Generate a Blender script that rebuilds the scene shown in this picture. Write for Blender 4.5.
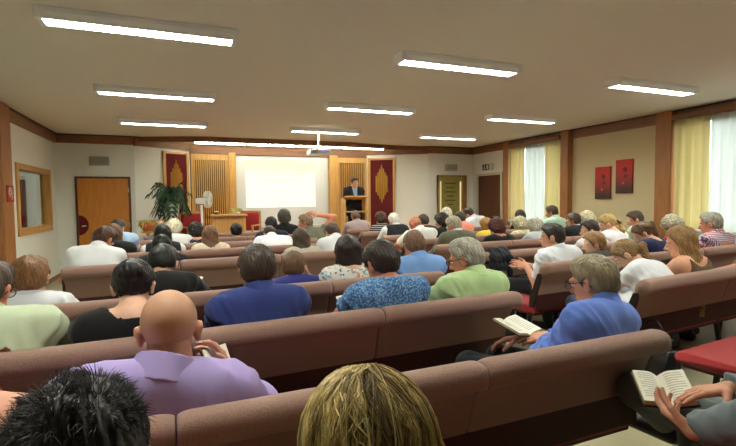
import bpy, bmesh, math, random
import numpy as np
from mathutils import Vector, Matrix
for _o in list(bpy.data.objects):
    bpy.data.objects.remove(_o, do_unlink=True)
random.seed(7)
SC = bpy.context.scene
COL = SC.collection
R = math.radians

# ------------------------------------------------------------------ camera
CAMZ = 1.47
_y, _p, _r = R(21.92), R(-2.864), R(-0.554)
_fw = Vector((math.sin(_y)*math.cos(_p), math.cos(_y)*math.cos(_p), math.sin(_p)))
_rt = Vector((math.cos(_y), -math.sin(_y), 0.0))
_up = _rt.cross(_fw)
_rt, _up = _rt*math.cos(_r)+_up*math.sin(_r), _up*math.cos(_r)-_rt*math.sin(_r)
cd = bpy.data.cameras.new('camera')
cd.sensor_fit = 'HORIZONTAL'; cd.sensor_width = 36.0; cd.lens = 36.0*462.3/736.0
cd.clip_start = 0.02; cd.clip_end = 200
cam = bpy.data.objects.new('camera', cd); COL.objects.link(cam)
cam.matrix_world = Matrix(((_rt.x, _up.x, -_fw.x, 0), (_rt.y, _up.y, -_fw.y, 0), (_rt.z, _up.z, -_fw.z, CAMZ), (0, 0, 0, 1)))
SC.camera = cam
# ------------------------------------------------------------------ daylight and exposure
W = bpy.data.worlds.new('World'); SC.world = W; W.use_nodes = True
_n = W.node_tree.nodes; _l = W.node_tree.links; _n.clear()
_sky = _n.new('ShaderNodeTexSky'); _sky.sky_type = 'NISHITA'
_sky.sun_disc = False; _sky.sun_elevation = R(35); _sky.sun_rotation = R(200)
_sky.air_density = 1.0; _sky.dust_density = 4.0
_bg = _n.new('ShaderNodeBackground'); _bg.inputs[1].default_value = 2.6
_hs = _n.new('ShaderNodeHueSaturation'); _hs.inputs['Saturation'].default_value = 0.25
_wo = _n.new('ShaderNodeOutputWorld'); _l.new(_sky.outputs[0], _hs.inputs['Color']); _l.new(_hs.outputs[0], _bg.inputs[0]); _l.new(_bg.outputs[0], _wo.inputs[0])
SC.view_settings.view_transform = 'Standard'; SC.view_settings.look = 'None'
SC.view_settings.gamma = 1.0; SC.view_settings.use_curve_mapping = False
SC.view_settings.exposure = 0.0
LAMP = 80.0          # radiance of the ceiling lamps' diffusers
STRIP = 70.0
# ------------------------------------------------------------------ materials
def lin(c):
    return tuple(((v/255.0)/12.92 if v/255.0 <= .04045 else ((v/255.0+.055)/1.055)**2.4) for v in c)
MATS = {}
def mat(key, rgb, rough=.6, bump=0.0, bscale=300.0, var=0.0, vscale=6.0, stretch=(1, 1, 1), spec=.4, emit=None, sheen=0.0, metal=0.0, kind='noise', rgb2=None):
    if key in MATS: return MATS[key]
    m = bpy.data.materials.new(key); m.use_nodes = True
    nt = m.node_tree; b = nt.nodes['Principled BSDF']
    c = lin(rgb)+(1,)
    b.inputs['Base Color'].default_value = c
    b.inputs['Roughness'].default_value = rough
    b.inputs['Specular IOR Level'].default_value = spec
    b.inputs['Metallic'].default_value = metal
    if sheen: b.inputs['Sheen Weight'].default_value = sheen
    if emit:
        b.inputs['Emission Color'].default_value = lin(emit[0])+(1,); b.inputs['Emission Strength'].default_value = emit[1]
    if var or bump:
        tc = nt.nodes.new('ShaderNodeTexCoord'); mp = nt.nodes.new('ShaderNodeMapping')
        mp.inputs['Scale'].default_value = stretch
        nt.links.new(tc.outputs['Object'], mp.inputs[0])
    if var:
        nz = nt.nodes.new('ShaderNodeTexNoise'); nz.inputs['Scale'].default_value = vscale; nz.inputs['Detail'].default_value = 4
        nt.links.new(mp.outputs[0], nz.inputs['Vector'])
        rp = nt.nodes.new('ShaderNodeValToRGB')
        lo = tuple(max(0, v*(1-var)) for v in c[:3]); hi = tuple(min(1, v*(1+var)) for v in c[:3])
        if rgb2: lo, hi = c[:3], lin(rgb2)
        rp.color_ramp.elements[0].position = .34; rp.color_ramp.elements[1].position = .66
        rp.color_ramp.elements[0].color = lo+(1,); rp.color_ramp.elements[1].color = hi+(1,)
        nt.links.new(nz.outputs['Fac'], rp.inputs[0]); nt.links.new(rp.outputs[0], b.inputs['Base Color'])
    if bump:
        n2 = nt.nodes.new('ShaderNodeTexVoronoi' if kind == 'weave' else 'ShaderNodeTexNoise')
        n2.inputs['Scale'].default_value = bscale
        nt.links.new(mp.outputs[0], n2.inputs['Vector'])
        bp = nt.nodes.new('ShaderNodeBump'); bp.inputs['Strength'].default_value = bump; bp.inputs['Distance'].default_value = .004
        nt.links.new(n2.outputs['Distance' if kind == 'weave' else 'Fac'], bp.inputs['Height']); nt.links.new(bp.outputs[0], b.inputs['Normal'])
    MATS[key] = m
    return m
def pattern_mat(key, stops, scale=30.0, kind='voronoi', rough=.8):
    if key in MATS: return MATS[key]
    m = bpy.data.materials.new(key); m.use_nodes = True; nt = m.node_tree; b = nt.nodes['Principled BSDF']
    b.inputs['Roughness'].default_value = rough; b.inputs['Specular IOR Level'].default_value = .2
    tc = nt.nodes.new('ShaderNodeTexCoord')
    if kind == 'voronoi':
        t = nt.nodes.new('ShaderNodeTexVoronoi'); t.inputs['Scale'].default_value = scale
        w = nt.nodes.new('ShaderNodeTexNoise'); w.inputs['Scale'].default_value = scale*.7; w.inputs['Detail'].default_value = 3
        ad = nt.nodes.new('ShaderNodeVectorMath'); ad.operation = 'MULTIPLY_ADD'
        nt.links.new(tc.outputs['Object'], w.inputs['Vector'])
        ad.inputs[1].default_value = (.06,)*3
        nt.links.new(w.outputs['Color'], ad.inputs[0]); nt.links.new(tc.outputs['Object'], ad.inputs[2])
        nt.links.new(ad.outputs[0], t.inputs['Vector'])
        sp = nt.nodes.new('ShaderNodeSeparateColor'); nt.links.new(t.outputs['Color'], sp.inputs[0]); fac = sp.outputs[0]
    else:
        t = nt.nodes.new('ShaderNodeTexNoise'); t.inputs['Scale'].default_value = scale; t.inputs['Detail'].default_value = 3
        nt.links.new(tc.outputs['Object'], t.inputs['Vector']); fac = t.outputs['Fac']
    rp = nt.nodes.new('ShaderNodeValToRGB'); rp.color_ramp.interpolation = 'CONSTANT'
    els = rp.color_ramp.elements
    while len(els) < len(stops): els.new(.5)
    for e, (p, c) in zip(els, stops): e.position = p; e.color = lin(c)+(1,)
    nt.links.new(fac, rp.inputs[0]); nt.links.new(rp.outputs[0], b.inputs['Base Color'])
    MATS[key] = m; return m
def plaid_mat(key, base, c1, c2, scale):
    if key in MATS: return MATS[key]
    m = bpy.data.materials.new(key); m.use_nodes = True; nt = m.node_tree; b = nt.nodes['Principled BSDF']
    b.inputs['Roughness'].default_value = .85
    tc = nt.nodes.new('ShaderNodeTexCoord'); prev = None
    for ax, c in (('X', c1), ('Z', c2)):
        w = nt.nodes.new('ShaderNodeTexWave'); w.bands_direction = ax; w.inputs['Scale'].default_value = scale
        nt.links.new(tc.outputs['Object'], w.inputs['Vector'])
        mx = nt.nodes.new('ShaderNodeMix'); mx.data_type = 'RGBA'
        cr = nt.nodes.new('ShaderNodeValToRGB'); cr.color_ramp.elements[0].position = .55; cr.color_ramp.elements[1].position = .75
        nt.links.new(w.outputs['Fac'], cr.inputs[0]); nt.links.new(cr.outputs[0], mx.inputs['Factor'])
        if prev is None: mx.inputs['A'].default_value = lin(base)+(1,)
        else: nt.links.new(prev, mx.inputs['A'])
        mx.inputs['B'].default_value = lin(c)+(1,); prev = mx.outputs['Result']
    nt.links.new(prev, b.inputs['Base Color']); MATS[key] = m; return m
def curtain_mat(key, rgb, transl=.5, transp=0.0):
    if key in MATS: return MATS[key]
    m = bpy.data.materials.new(key); m.use_nodes = True; nt = m.node_tree; nt.nodes.clear()
    o = nt.nodes.new('ShaderNodeOutputMaterial'); d = nt.nodes.new('ShaderNodeBsdfDiffuse'); t = nt.nodes.new('ShaderNodeBsdfTranslucent')
    c = lin(rgb)+(1,); d.inputs[0].default_value = c; t.inputs[0].default_value = c
    mx = nt.nodes.new('ShaderNodeMixShader'); mx.inputs[0].default_value = transl
    nt.links.new(d.outputs[0], mx.inputs[1]); nt.links.new(t.outputs[0], mx.inputs[2]); last = mx.outputs[0]
    if transp:
        tp = nt.nodes.new('ShaderNodeBsdfTransparent'); m2 = nt.nodes.new('ShaderNodeMixShader'); m2.inputs[0].default_value = transp
        nt.links.new(last, m2.inputs[1]); nt.links.new(tp.outputs[0], m2.inputs[2]); last = m2.outputs[0]
    nt.links.new(last, o.inputs[0]); MATS[key] = m; return m
def glass_mat(key, tint=(235, 240, 240)):
    if key in MATS: return MATS[key]
    m = bpy.data.materials.new(key); m.use_nodes = True; nt = m.node_tree; nt.nodes.clear()
    o = nt.nodes.new('ShaderNodeOutputMaterial'); tp = nt.nodes.new('ShaderNodeBsdfTransparent'); g = nt.nodes.new('ShaderNodeBsdfGlossy')
    tp.inputs[0].default_value = lin(tint)+(1,); g.inputs['Roughness'].default_value = .03
    lw = nt.nodes.new('ShaderNodeLayerWeight'); lw.inputs[0].default_value = .5; pw = nt.nodes.new('ShaderNodeMath'); pw.operation = 'POWER'; pw.inputs[1].default_value = 5.0; fr = nt.nodes.new('ShaderNodeMath'); fr.operation = 'MULTIPLY_ADD'; fr.inputs[1].default_value = .4; fr.inputs[2].default_value = .03
    nt.links.new(lw.outputs['Facing'], pw.inputs[0]); nt.links.new(pw.outputs[0], fr.inputs[0]); mx = nt.nodes.new('ShaderNodeMixShader')
    nt.links.new(fr.outputs[0], mx.inputs[0]); nt.links.new(tp.outputs[0], mx.inputs[1]); nt.links.new(g.outputs[0], mx.inputs[2]); nt.links.new(mx.outputs[0], o.inputs[0])
    MATS[key] = m; return m
def emis(key, rgb, s):
    if key in MATS: return MATS[key]
    m = bpy.data.materials.new(key); m.use_nodes = True; nt = m.node_tree; nt.nodes.clear()
    o = nt.nodes.new('ShaderNodeOutputMaterial'); e = nt.nodes.new('ShaderNodeEmission')
    e.inputs[0].default_value = lin(rgb)+(1,); e.inputs[1].default_value = s
    nt.links.new(e.outputs[0], o.inputs[0]); MATS[key] = m; return m
def wood(key, rgb, stretch=(14, 14, 1), rough=.45, var=.3):
    return mat(key, rgb, rough=rough, bump=.05, bscale=8, var=var, vscale=3.0, stretch=stretch)

# ------------------------------------------------------------------ mesh helpers
class MB:
    def __init__(s): s.v = []; s.f = []; s.mi = []
    def add(s, vs, fs, mi=0):
        o = len(s.v); s.v += [tuple(v) for v in vs]; s.f += [tuple(i+o for i in f) for f in fs]; s.mi += [mi]*len(fs); return s
    def box(s, x0, x1, y0, y1, z0, z1, mi=0):
        vs = [(x, y, z) for x in (x0, x1) for y in (y0, y1) for z in (z0, z1)]
        return s.add(vs, [(0, 1, 3, 2), (4, 6, 7, 5), (0, 4, 5, 1), (2, 3, 7, 6), (0, 2, 6, 4), (1, 5, 7, 3)], mi)
    def prism(s, poly, z0, z1, mi=0):        # poly: ccw list of (x,y)
        n = len(poly); vs = [(x, y, z0) for x, y in poly]+[(x, y, z1) for x, y in poly]
        fs = [tuple(range(n))[::-1], tuple(range(n, 2*n))]+[(i, (i+1) % n, n+(i+1) % n, n+i) for i in range(n)]
        return s.add(vs, fs, mi)
    def extrude_x(s, prof, x0, x1, mi=0, cap=0.0, caps=True):   # prof: list of (y,z) ; rounded ends when cap>0
        n = len(prof); cy = sum(p[0] for p in prof)/n; cz = sum(p[1] for p in prof)/n
        rings = [(x0, 1), (x1, 1)] if not cap else [(x0, .80), (x0+cap*.35, .93), (x0+cap, 1), (x1-cap, 1), (x1-cap*.35, .93), (x1, .80)]
        vs = []; fs = []
        sh = 1-cap*0
        for x, k in rings:
            for (y, z) in prof:
                d = math.hypot(y-cy, z-cz) or 1; t = max(0, d-(1-k)*.06)/d
                vs.append((x, cy+(y-cy)*t, cz+(z-cz)*t))
        for a in range(len(rings)-1):
            for i in range(n):
                j = (i+1) % n; fs.append((a*n+i, a*n+j, (a+1)*n+j, (a+1)*n+i))
        if caps: fs += [tuple(range(n)), tuple(range((len(rings)-1)*n, len(rings)*n))[::-1]]
        return s.add(vs, fs, mi)
    def tube(s, pts, r, n=8, mi=0):
        pts = [Vector(p) for p in pts]; rs = r if isinstance(r, (list, tuple)) else [r]*len(pts)
        vs = []; fs = []; prevx = None
        for i, p in enumerate(pts):
            d = (pts[min(i+1, len(pts)-1)]-pts[max(i-1, 0)]).normalized()
            x = d.orthogonal().normalized() if prevx is None else (prevx-d*prevx.dot(d)).normalized()
            prevx = x; y = d.cross(x)
            for k in range(n):
                a = 2*math.pi*k/n; vs.append(p+(x*math.cos(a)+y*math.sin(a))*rs[i])
        for i in range(len(pts)-1):
            for k in range(n):
                j = (k+1) % n; fs.append((i*n+k, i*n+j, (i+1)*n+j, (i+1)*n+k))
        fs += [tuple(range(n))[::-1], tuple(range((len(pts)-1)*n, len(pts)*n))]
        return s.add(vs, fs, mi)
    def lathe(s, prof, c=(0, 0, 0), n=24, mi=0):   # prof (r,z)
        vs = []; fs = []
        for (r, z) in prof:
            for k in range(n):
                a = 2*math.pi*k/n; vs.append((c[0]+r*math.cos(a), c[1]+r*math.sin(a), c[2]+z))
        for i in range(len(prof)-1):
            for k in range(n):
                j = (k+1) % n; fs.append((i*n+k, i*n+j, (i+1)*n+j, (i+1)*n+k))
        fs += [tuple(range(n))[::-1], tuple(range((len(prof)-1)*n, len(prof)*n))]
        return s.add(vs, fs, mi)
    def ball(s, c, r, n=14, m=8, mi=0):
        rx, ry, rz = r if isinstance(r, tuple) else (r, r, r)
        vs = [(c[0], c[1], c[2]-rz)]; fs = []
        for i in range(1, m):
            t = -math.pi/2+math.pi*i/m
            for k in range(n):
                a = 2*math.pi*k/n; vs.append((c[0]+rx*math.cos(t)*math.cos(a), c[1]+ry*math.cos(t)*math.sin(a), c[2]+rz*math.sin(t)))
        vs.append((c[0], c[1], c[2]+rz)); T = len(vs)-1
        for k in range(n):
            j = (k+1) % n; fs.append((0, 1+j, 1+k)); fs.append((T, T-n+k, T-n+j))
        for i in range(m-2):
            for k in range(n):
                j = (k+1) % n; fs.append((1+i*n+k, 1+i*n+j, 1+(i+1)*n+j, 1+(i+1)*n+k))
        return s.add(vs, fs, mi)
    def xf(s, M, start=0):
        for i in range(start, len(s.v)): s.v[i] = tuple(M @ Vector(s.v[i]))
        return s
    def build(s, name, mats, parent=None, smooth=False, bevel=0.0, loc=None, rot=None, seg=2):
        me = bpy.data.meshes.new(name); me.from_pydata(s.v, [], s.f)
        bm = bmesh.new(); bm.from_mesh(me); bmesh.ops.recalc_face_normals(bm, faces=bm.faces); bm.to_mesh(me); bm.free()
        for m in (mats if isinstance(mats, (list, tuple)) else [mats]): me.materials.append(m)
        if any(s.mi):
            me.polygons.foreach_set('material_index', s.mi)
        o = bpy.data.objects.new(name, me); COL.objects.link(o)
        if parent is not None: o.parent = parent
        if loc is not None: o.location = loc
        if rot is not None: o.rotation_euler = rot
        if smooth: me.polygons.foreach_set('use_smooth', [True]*len(me.polygons))
        if bevel:
            b = o.modifiers.new('bevel', 'BEVEL'); b.width = bevel; b.segments = seg; b.limit_method = 'ANGLE'
        me.update(); return o
def thing(name, label, cat, loc=(0, 0, 0), rz=0.0, group=None):
    o = bpy.data.objects.new(name, None); COL.objects.link(o); o.location = loc; o.rotation_euler = (0, 0, rz)
    o.empty_display_size = .1
    return tag(o, label, cat, group)
def tag(o, label, cat, group=None):
    o['label'] = label; o['category'] = cat
    if group: o['group'] = group
    return o
def struct(o): o['kind'] = 'structure'; return o
def dup(root, loc, rz, label, group=None):
    r = root.copy(); COL.objects.link(r); r.location = loc; r.rotation_euler = (0, 0, rz); r['label'] = label
    if group: r['group'] = group
    for ch in list(root.children):
        c = ch.copy(); COL.objects.link(c); c.parent = r
        for g in list(ch.children):
            d = g.copy(); COL.objects.link(d); d.parent = c
    return r
# ================================================================== THE ROOM
CEIL = 2.82; XL, XR = -2.28, 7.25; YB = -3.2
M_wall = mat('wall_paint', (232, 234, 226), rough=.9, bump=.12, bscale=120)
M_wallr = mat('cream_wall_paint', (214, 198, 158), rough=.9, bump=.12, bscale=120)
M_ceil = mat('ceiling_paint', (226, 220, 204), rough=.95, bump=.08, bscale=90)
M_floor = mat('vinyl_floor', (176, 168, 136), rough=.35, var=.10, vscale=2.5, bump=.02, bscale=60)
M_trim = wood('trim_wood', (134, 90, 58), stretch=(1.5, 1.5, 14), var=.15)
M_shadow_gap = wood('shadow_gap_brown', (70, 42, 26))
M_post = wood('post_wood', (160, 106, 60), var=.18)
M_oak = wood('oak_wood', (196, 148, 84), var=.15)
M_lightoak = wood('light_oak', (206, 160, 92), var=.12)
M_door = wood('door_veneer', (192, 124, 48), var=.10)
M_dkdoor = wood('dark_door_wood', (88, 52, 34), var=.15)
M_white = mat('white_plastic', (232, 232, 228), rough=.4)
M_grey = mat('grey_metal', (178, 176, 168), rough=.5)
M_dark = mat('dark_metal', (32, 28, 26), rough=.45)
M_black = mat('black_gap', (22, 16, 12), rough=.9)
M_gold = mat('gold_relief', (206, 164, 82), rough=.45, bump=.2, bscale=30)
M_maroon = mat('maroon_cloth', (96, 22, 28), rough=.9, bump=.15, bscale=300, var=.08)
M_red = mat('red_upholstery', (150, 32, 36), rough=.85, bump=.25, bscale=420, kind='weave', sheen=.15)
M_paper = mat('book_paper', (236, 232, 216), rough=.8)
M_glass = glass_mat('window_glass')

struct(MB().box(XL-.3, XR+.3, YB, 11.9, -.1, 0).build('floor', M_floor))
struct(MB().box(XL-.3, XR+.3, YB, 11.9, CEIL, CEIL+.1).build('ceiling', M_ceil))
# left wall with the interior window opening
wy0, wy1, wz0, wz1 = 8.42, 10.18, 1.06, 2.0
wl = MB()
wl.box(XL-.12, XL, YB, wy0, 0, CEIL).box(XL-.12, XL, wy1, 10.9, 0, CEIL).box(XL-.12, XL, wy0, wy1, 0, wz0).box(XL-.12, XL, wy0, wy1, wz1, CEIL)
struct(wl.build('wall_left', M_wall))
wf = MB()
for a in ((wy0-.08, wy1+.08, wz0-.09, wz0+.012), (wy0-.08, wy1+.08, wz1-.012, wz1+.08), (wy0-.08, wy0+.012, wz0+.012, wz1-.012), (wy1-.012, wy1+.08, wz0+.012, wz1-.012)):
    wf.box(XL-.13, XL+.03, *a)
w1 = struct(wf.build('window_1', M_oak, bevel=.006))
MB().box(XL-.085, XL-.075, wy0, wy1, wz0, wz1).build('pane', M_glass, w1)
# the small room behind that window
nb = MB().box(-4.6, -4.5, 6.5, 13.2, 0, CEIL).box(-4.5, XL-.12, 13.1, 13.2, 0, CEIL).box(-4.5, XL-.12, 6.5, 6.6, 0, CEIL).box(-4.6, XL-.3, 6.5, 13.2, CEIL, CEIL+.1).box(-4.6, XL-.3, 6.5, 13.2, -.1, 0)
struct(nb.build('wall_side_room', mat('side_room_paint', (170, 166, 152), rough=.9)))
sl = thing('ceiling_lamp', 'unseen lamp added to light the small room behind the left window', 'ceiling light', (-3.4, 10.5, CEIL)); MB().box(-.6, .6, -.1, .1, -.05, 0).build('housing', M_white, sl); MB().box(-.58, .58, -.08, .08, -.06, -.05).build('diffuser', emis('added_side_lamp', (255, 250, 235), 60.0), sl)  # unseen lamp added to brighten the view through the left window
d4 = struct(MB().box(-4.10, -3.38, 13.04, 13.1, 0, 2.02).build('door_4', M_dkdoor, bevel=.01))
MB().lathe([(.16, -.01), (.16, .01)], n=24).build('push_plate', M_maroon, d4, rot=(R(90), 0, 0), loc=(-3.52, 13.02, 1.1))
# back wall, left piece with the light door
struct(MB().box(XL-.12, -.88, 10.7, 10.82, 0, CEIL).build('wall_back_left', M_wall))
d1 = struct(MB().box(-1.905, -1.005, 10.655, 10.705, 0, 1.95).build('door_1', M_door, bevel=.004))
MB().box(-1.945, -1.905, 10.64, 10.705, 0, 1.99).box(-1.005, -.965, 10.64, 10.705, 0, 1.99).box(-1.905, -1.005, 10.64, 10.705, 1.95, 1.99).build('door_frame', M_dkdoor, d1)
hp = MB(); pts = [(-.0, -.20)]+[(.17*math.cos(a), .20*math.sin(a)) for a in np.linspace(-math.pi/2, math.pi/2, 14)]
hp.prism([(p[0], p[1]) for p in pts], 0, .02)
hd = hp.build('push_plate', M_maroon, d1, loc=(-1.90, 10.655, 1.02), rot=(R(90), 0, 0))
MB().tube([(.06, -.02, .02), (.06, -.02, .06), (.13, -.01, .06)], .012).build('handle', M_grey, hd)
for nm, x, z in (('hinge', -1.0, 1.72), ('hinge', -1.0, 1.0), ('hinge', -1.0, .25)):
    MB().lathe([(.012, -.05), (.012, .05)], n=10).build(nm, M_grey, d1, loc=(x, 10.65, z))
# stage niche
def wall_seg(name, p, q, z0, z1, m, t=.12):
    d = Vector((q[0]-p[0], q[1]-p[1], 0)); L = d.length
    o = MB().box(0, L, 0, t, z0, z1).build(name, m, loc=(p[0], p[1], 0), rot=(0, 0, math.atan2(d.y, d.x))); return struct(o)
SL0, SL1, SR0, SR1 = (-.88, 10.7), (.2, 11.3), (4.5, 11.3), (5.88, 10.45)
wall_seg('wall_stage_left', SL0, SL1, 0, CEIL, M_wall); wall_seg('wall_stage_right', SR0, SR1, 0, CEIL, M_wall)
struct(MB().box(.2, 4.5, 11.34, 11.44, 0, CEIL).build('wall_stage', mat('stage_wall_dark', (34, 20, 12), rough=.9)))
struct(MB().box(1.2, 3.5, 11.325, 11.345, 0, 2.55).build('wall_stage_screen', mat('screen_wall', (214, 218, 216), rough=.9)))
# wooden band, posts and slatted panels of the stage wall
tr = MB().box(.2, 4.5, 11.24, 11.34, 2.55, 2.74)
struct(tr.build('trim_1', M_trim, bevel=.004))
for k, (a, b) in enumerate(((1.04, 1.2), (3.48, 3.7))):
    struct(MB().box(a, b, 11.2, 11.34, 0, 2.6).build('trim_%d' % (k+2), M_lightoak, bevel=.01))
for k, (a, b, n) in enumerate(((.22, 1.04, 16), (3.70, 4.50, 12))):
    s = MB().box(a, b, 11.25, 11.33, 2.42, 2.56).box(a, a+.06, 11.26, 11.33, 0, 2.42).box(b-.05, b, 11.26, 11.33, 0, 2.42)
    for i in range(n):
        x = a+.08+(b-a-.15)*i/(n-1); s.box(x-.012, x+.012, 11.26, 11.32, 0, 2.42)
    struct(s.build('trim_%d' % (k+4), M_lightoak))
# platform
struct(MB().prism([(-.62, 9.5), (5.7, 9.5), (5.7, 10.5), (4.5, 11.28), (.2, 11.28), (-.62, 10.8)], 0, .28).build('stage_platform', M_oak, bevel=.01))
# beam, soffit
bp = [(-.86, 10.73), (-.3, 10.50), (.2, 10.33), (.5, 10.27), (1.2, 10.25), (2.4, 10.25), (3.5, 10.27), (4.2, 10.36), (4.9, 10.50), (5.88, 10.45)]
struct(MB().prism(bp+[(x, y+.13) for x, y in bp[::-1]], 2.715, CEIL).build('beam', M_trim))
struct(MB().prism([(-.80, 10.78)]+[(x, y+.12) for x, y in bp[1:-1]]+[(5.86, 10.5), (4.5, 11.34), (.2, 11.34)], 2.745, CEIL).build('ceiling_stage', M_ceil))
# back wall right piece, exit wall, right wall
struct(MB().box(5.88, XR+.12, 10.45, 10.57, 0, CEIL).build('wall_back_right', M_wall))
b1 = (7.28, 8.84); b2 = (1.35, 4.92); zs, zt = .98, 2.66
wr = MB().box(XR, XR+.14, 9.02, 10.5, 0, CEIL)
struct(wr.build('wall_right_exit', M_wall))
wr = MB()
for (a, b) in ((b1[1], 9.02), (b2[1], b1[0]), (YB, b2[0])): wr.box(XR, XR+.14, a, b, 0, CEIL)
for (a, b) in (b1, b2): wr.box(XR, XR+.14, a, b, 0, zs).box(XR, XR+.14, a, b, zt, CEIL)
struct(wr.build('wall_right', M_wallr))
struct(MB().box(XL-.3, XR+.3, YB-.12, YB, 0, CEIL).build('wall_rear', M_wall))
for k, (a, b) in enumerate((b1, b2)):
    f = MB(); f.box(XR+.04, XR+.10, a, b, zs, zs+.06).box(XR+.04, XR+.10, a, b, zt-.06, zt)
    nn = 2 if k == 0 else 4
    for i in range(nn+1):
        y = a+(b-a)*i/nn; f.box(XR+.04, XR+.10, max(a, y-.035), min(b, y+.035), zs+.06, zt-.06)
    w = struct(f.build('window_%d' % (k+2), M_white, bevel=.005))
    for i in range(nn):
        MB().box(XR+.065, XR+.075, a+(b-a)*i/nn+.035, a+(b-a)*(i+1)/nn-.035, zs+.06, zt-.06).build('pane', M_glass, w)
    MB().box(XR-.16, XR+.04, a, b, zs-.05, zs).build('sill', M_white, w, bevel=.01)
    # panelled radiator cover below the sill
    rc = MB().box(XR-.13, XR-.005, a+.05, b-.05, .08, zs-.06)
    for i in range(int((b-a-.2)/.06)):
        rc.box(XR-.14, XR-.13, a+.12+i*.06, a+.15+i*.06, .2, zs-.14)
    tag(rc.build('radiator', M_white, bevel=.004), ('white radiator under the far window beside the exit door', 'white radiator under the near window behind the man in plaid')[k], 'radiator')
d2 = struct(MB().box(XR-.02, XR+.01, 9.27, 10.19, 0, 2.06).build('door_2', M_dkdoor, bevel=.006))
MB().box(XR-.04, XR+.01, 9.21, 9.27, 0, 2.12).box(XR-.04, XR+.01, 10.19, 10.25, 0, 2.12).box(XR-.04, XR+.01, 9.27, 10.19, 2.06, 2.12).build('door_frame', mat('pale_frame', (200, 196, 178), rough=.6), d2)
MB().tube([(XR-.02, 9.36, 1.03), (XR-.08, 9.36, 1.03), (XR-.08, 9.48, 1.03)], .012).build('handle', M_grey, d2)
# cornice boards and wall posts
k = 8
def cornice(p, q, m=None, z0=2.645):
    global k
    d = Vector((q[0]-p[0], q[1]-p[1], 0)); L = d.length
    o = MB().box(0, L, -.045, 0, z0, CEIL-.022).build('trim_%d' % k, m or M_trim, loc=(p[0], p[1], 0), rot=(0, 0, math.atan2(d.y, d.x)))
    struct(o); k += 1
    o = MB().box(0, L, -.075, 0, CEIL-.022, CEIL).build('trim_%d' % k, M_shadow_gap, loc=(p[0], p[1], 0), rot=(0, 0, math.atan2(d.y, d.x))); struct(o); k += 1  # dark strip standing in for the shadow gap under the ceiling
cornice((XL, YB), (XL, 10.7)); cornice((XL, 10.7), (-.88, 10.7)); cornice(SL0, SL1, z0=2.63); cornice(SR0, SR1, z0=2.63)
cornice((5.88, 10.45), (XR, 10.45)); cornice((XR, 10.45), (XR, YB))
for (y0, y1) in ((8.88, 9.06), (7.06, 7.26), (4.98, 5.24)):
    struct(MB().box(XR-.13, XR+.01, y0, y1, 0, CEIL).build('trim_%d' % k, M_post, bevel=.008)); k += 1
struct(MB().box(XL-.01, XL+.10, 7.48, 7.88, 0, CEIL).build('trim_%d' % k, M_post, bevel=.01)); k += 1
for nm, a in (('left', (XL, XL+.015, YB, 10.7)), ('back_left', (XL, -1.95, 10.685, 10.7)), ('back_right', (5.88, XR, 10.435, 10.45)), ('right', (XR-.015, XR, YB, 9.2))):
    struct(MB().box(a[0], a[1], a[2], a[3], 0, .08).build('baseboard_'+nm, M_trim))

# ------------------------------------------------------------------ curtains
M_drape = curtain_mat('yellow_drape', (238, 228, 186), .5)
M_sheer = curtain_mat('white_sheer', (238, 240, 232), .62, .12)
def curtain(y0, y1, m, label, x, fold, amp, ph, z0=.94, z1=2.68):
    n = max(12, int((y1-y0)/fold*10)); vs = []; fs = []; nz = 10; rnd = random.Random(ph)
    fr = [rnd.uniform(.75, 1.3) for _ in range(6)]
    for j in range(nz+1):
        z = z0+(z1-z0)*j/nz; g = 1.0-.35*(j/nz)
        for i in range(n+1):
            y = y0+(y1-y0)*i/n; t = (y-y0)/fold*2*math.pi
            xx = x-(amp*g*(math.sin(t+ph)+.45*math.sin(t*fr[0]*.5+1.3*ph)+.25*math.sin(t*fr[1]*2.1)))
            vs.append((xx, y+.012*math.sin(t*.7+j*.2)*g, z))
    for j in range(nz):
        for i in range(n):
            a = j*(n+1)+i; fs.append((a, a+1, a+n+2, a+n+1))
    root = thing('curtain', label, 'curtain', (x, (y0+y1)/2, 0), 0, 'window curtains')
    o = MB().add([(v[0]-x, v[1]-(y0+y1)/2, v[2]) for v in vs], fs).build('fabric', m, root, smooth=True)
    sm = o.modifiers.new('thick', 'SOLIDIFY'); sm.thickness = .004
    MB().box(-.05, .03, -(y1-y0)/2, (y1-y0)/2, z1-.02, z1+.05).build('pelmet_rail', M_trim, root)
    return root
curtain(8.30, 8.87, M_drape, 'yellow drape on the far side of the far window, next to the exit door', XR-.10, .11, .022, 1)
curtain(7.72, 8.30, M_sheer, 'sheer middle of the far window curtain, whitened to stand for the daylight behind it', XR-.09, .10, .018, 2)  # white stands for daylight on the middle of one yellowish curtain
curtain(7.27, 7.72, M_drape, 'yellow drape on the near side of the far window, beside the wall post', XR-.10, .11, .022, 3)
curtain(4.42, 4.96, M_drape, 'yellow drape of the near window, beside the post next to the red pictures', XR-.10, .13, .024, 4)
curtain(1.95, 4.42, M_sheer, 'wide white sheer curtain of the near window behind the plaid shirt', XR-.09, .14, .022, 5)
curtain(1.36, 1.95, M_drape, 'yellow drape at the near end of the near window, by the frame edge', XR-.10, .13, .024, 6)

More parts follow.
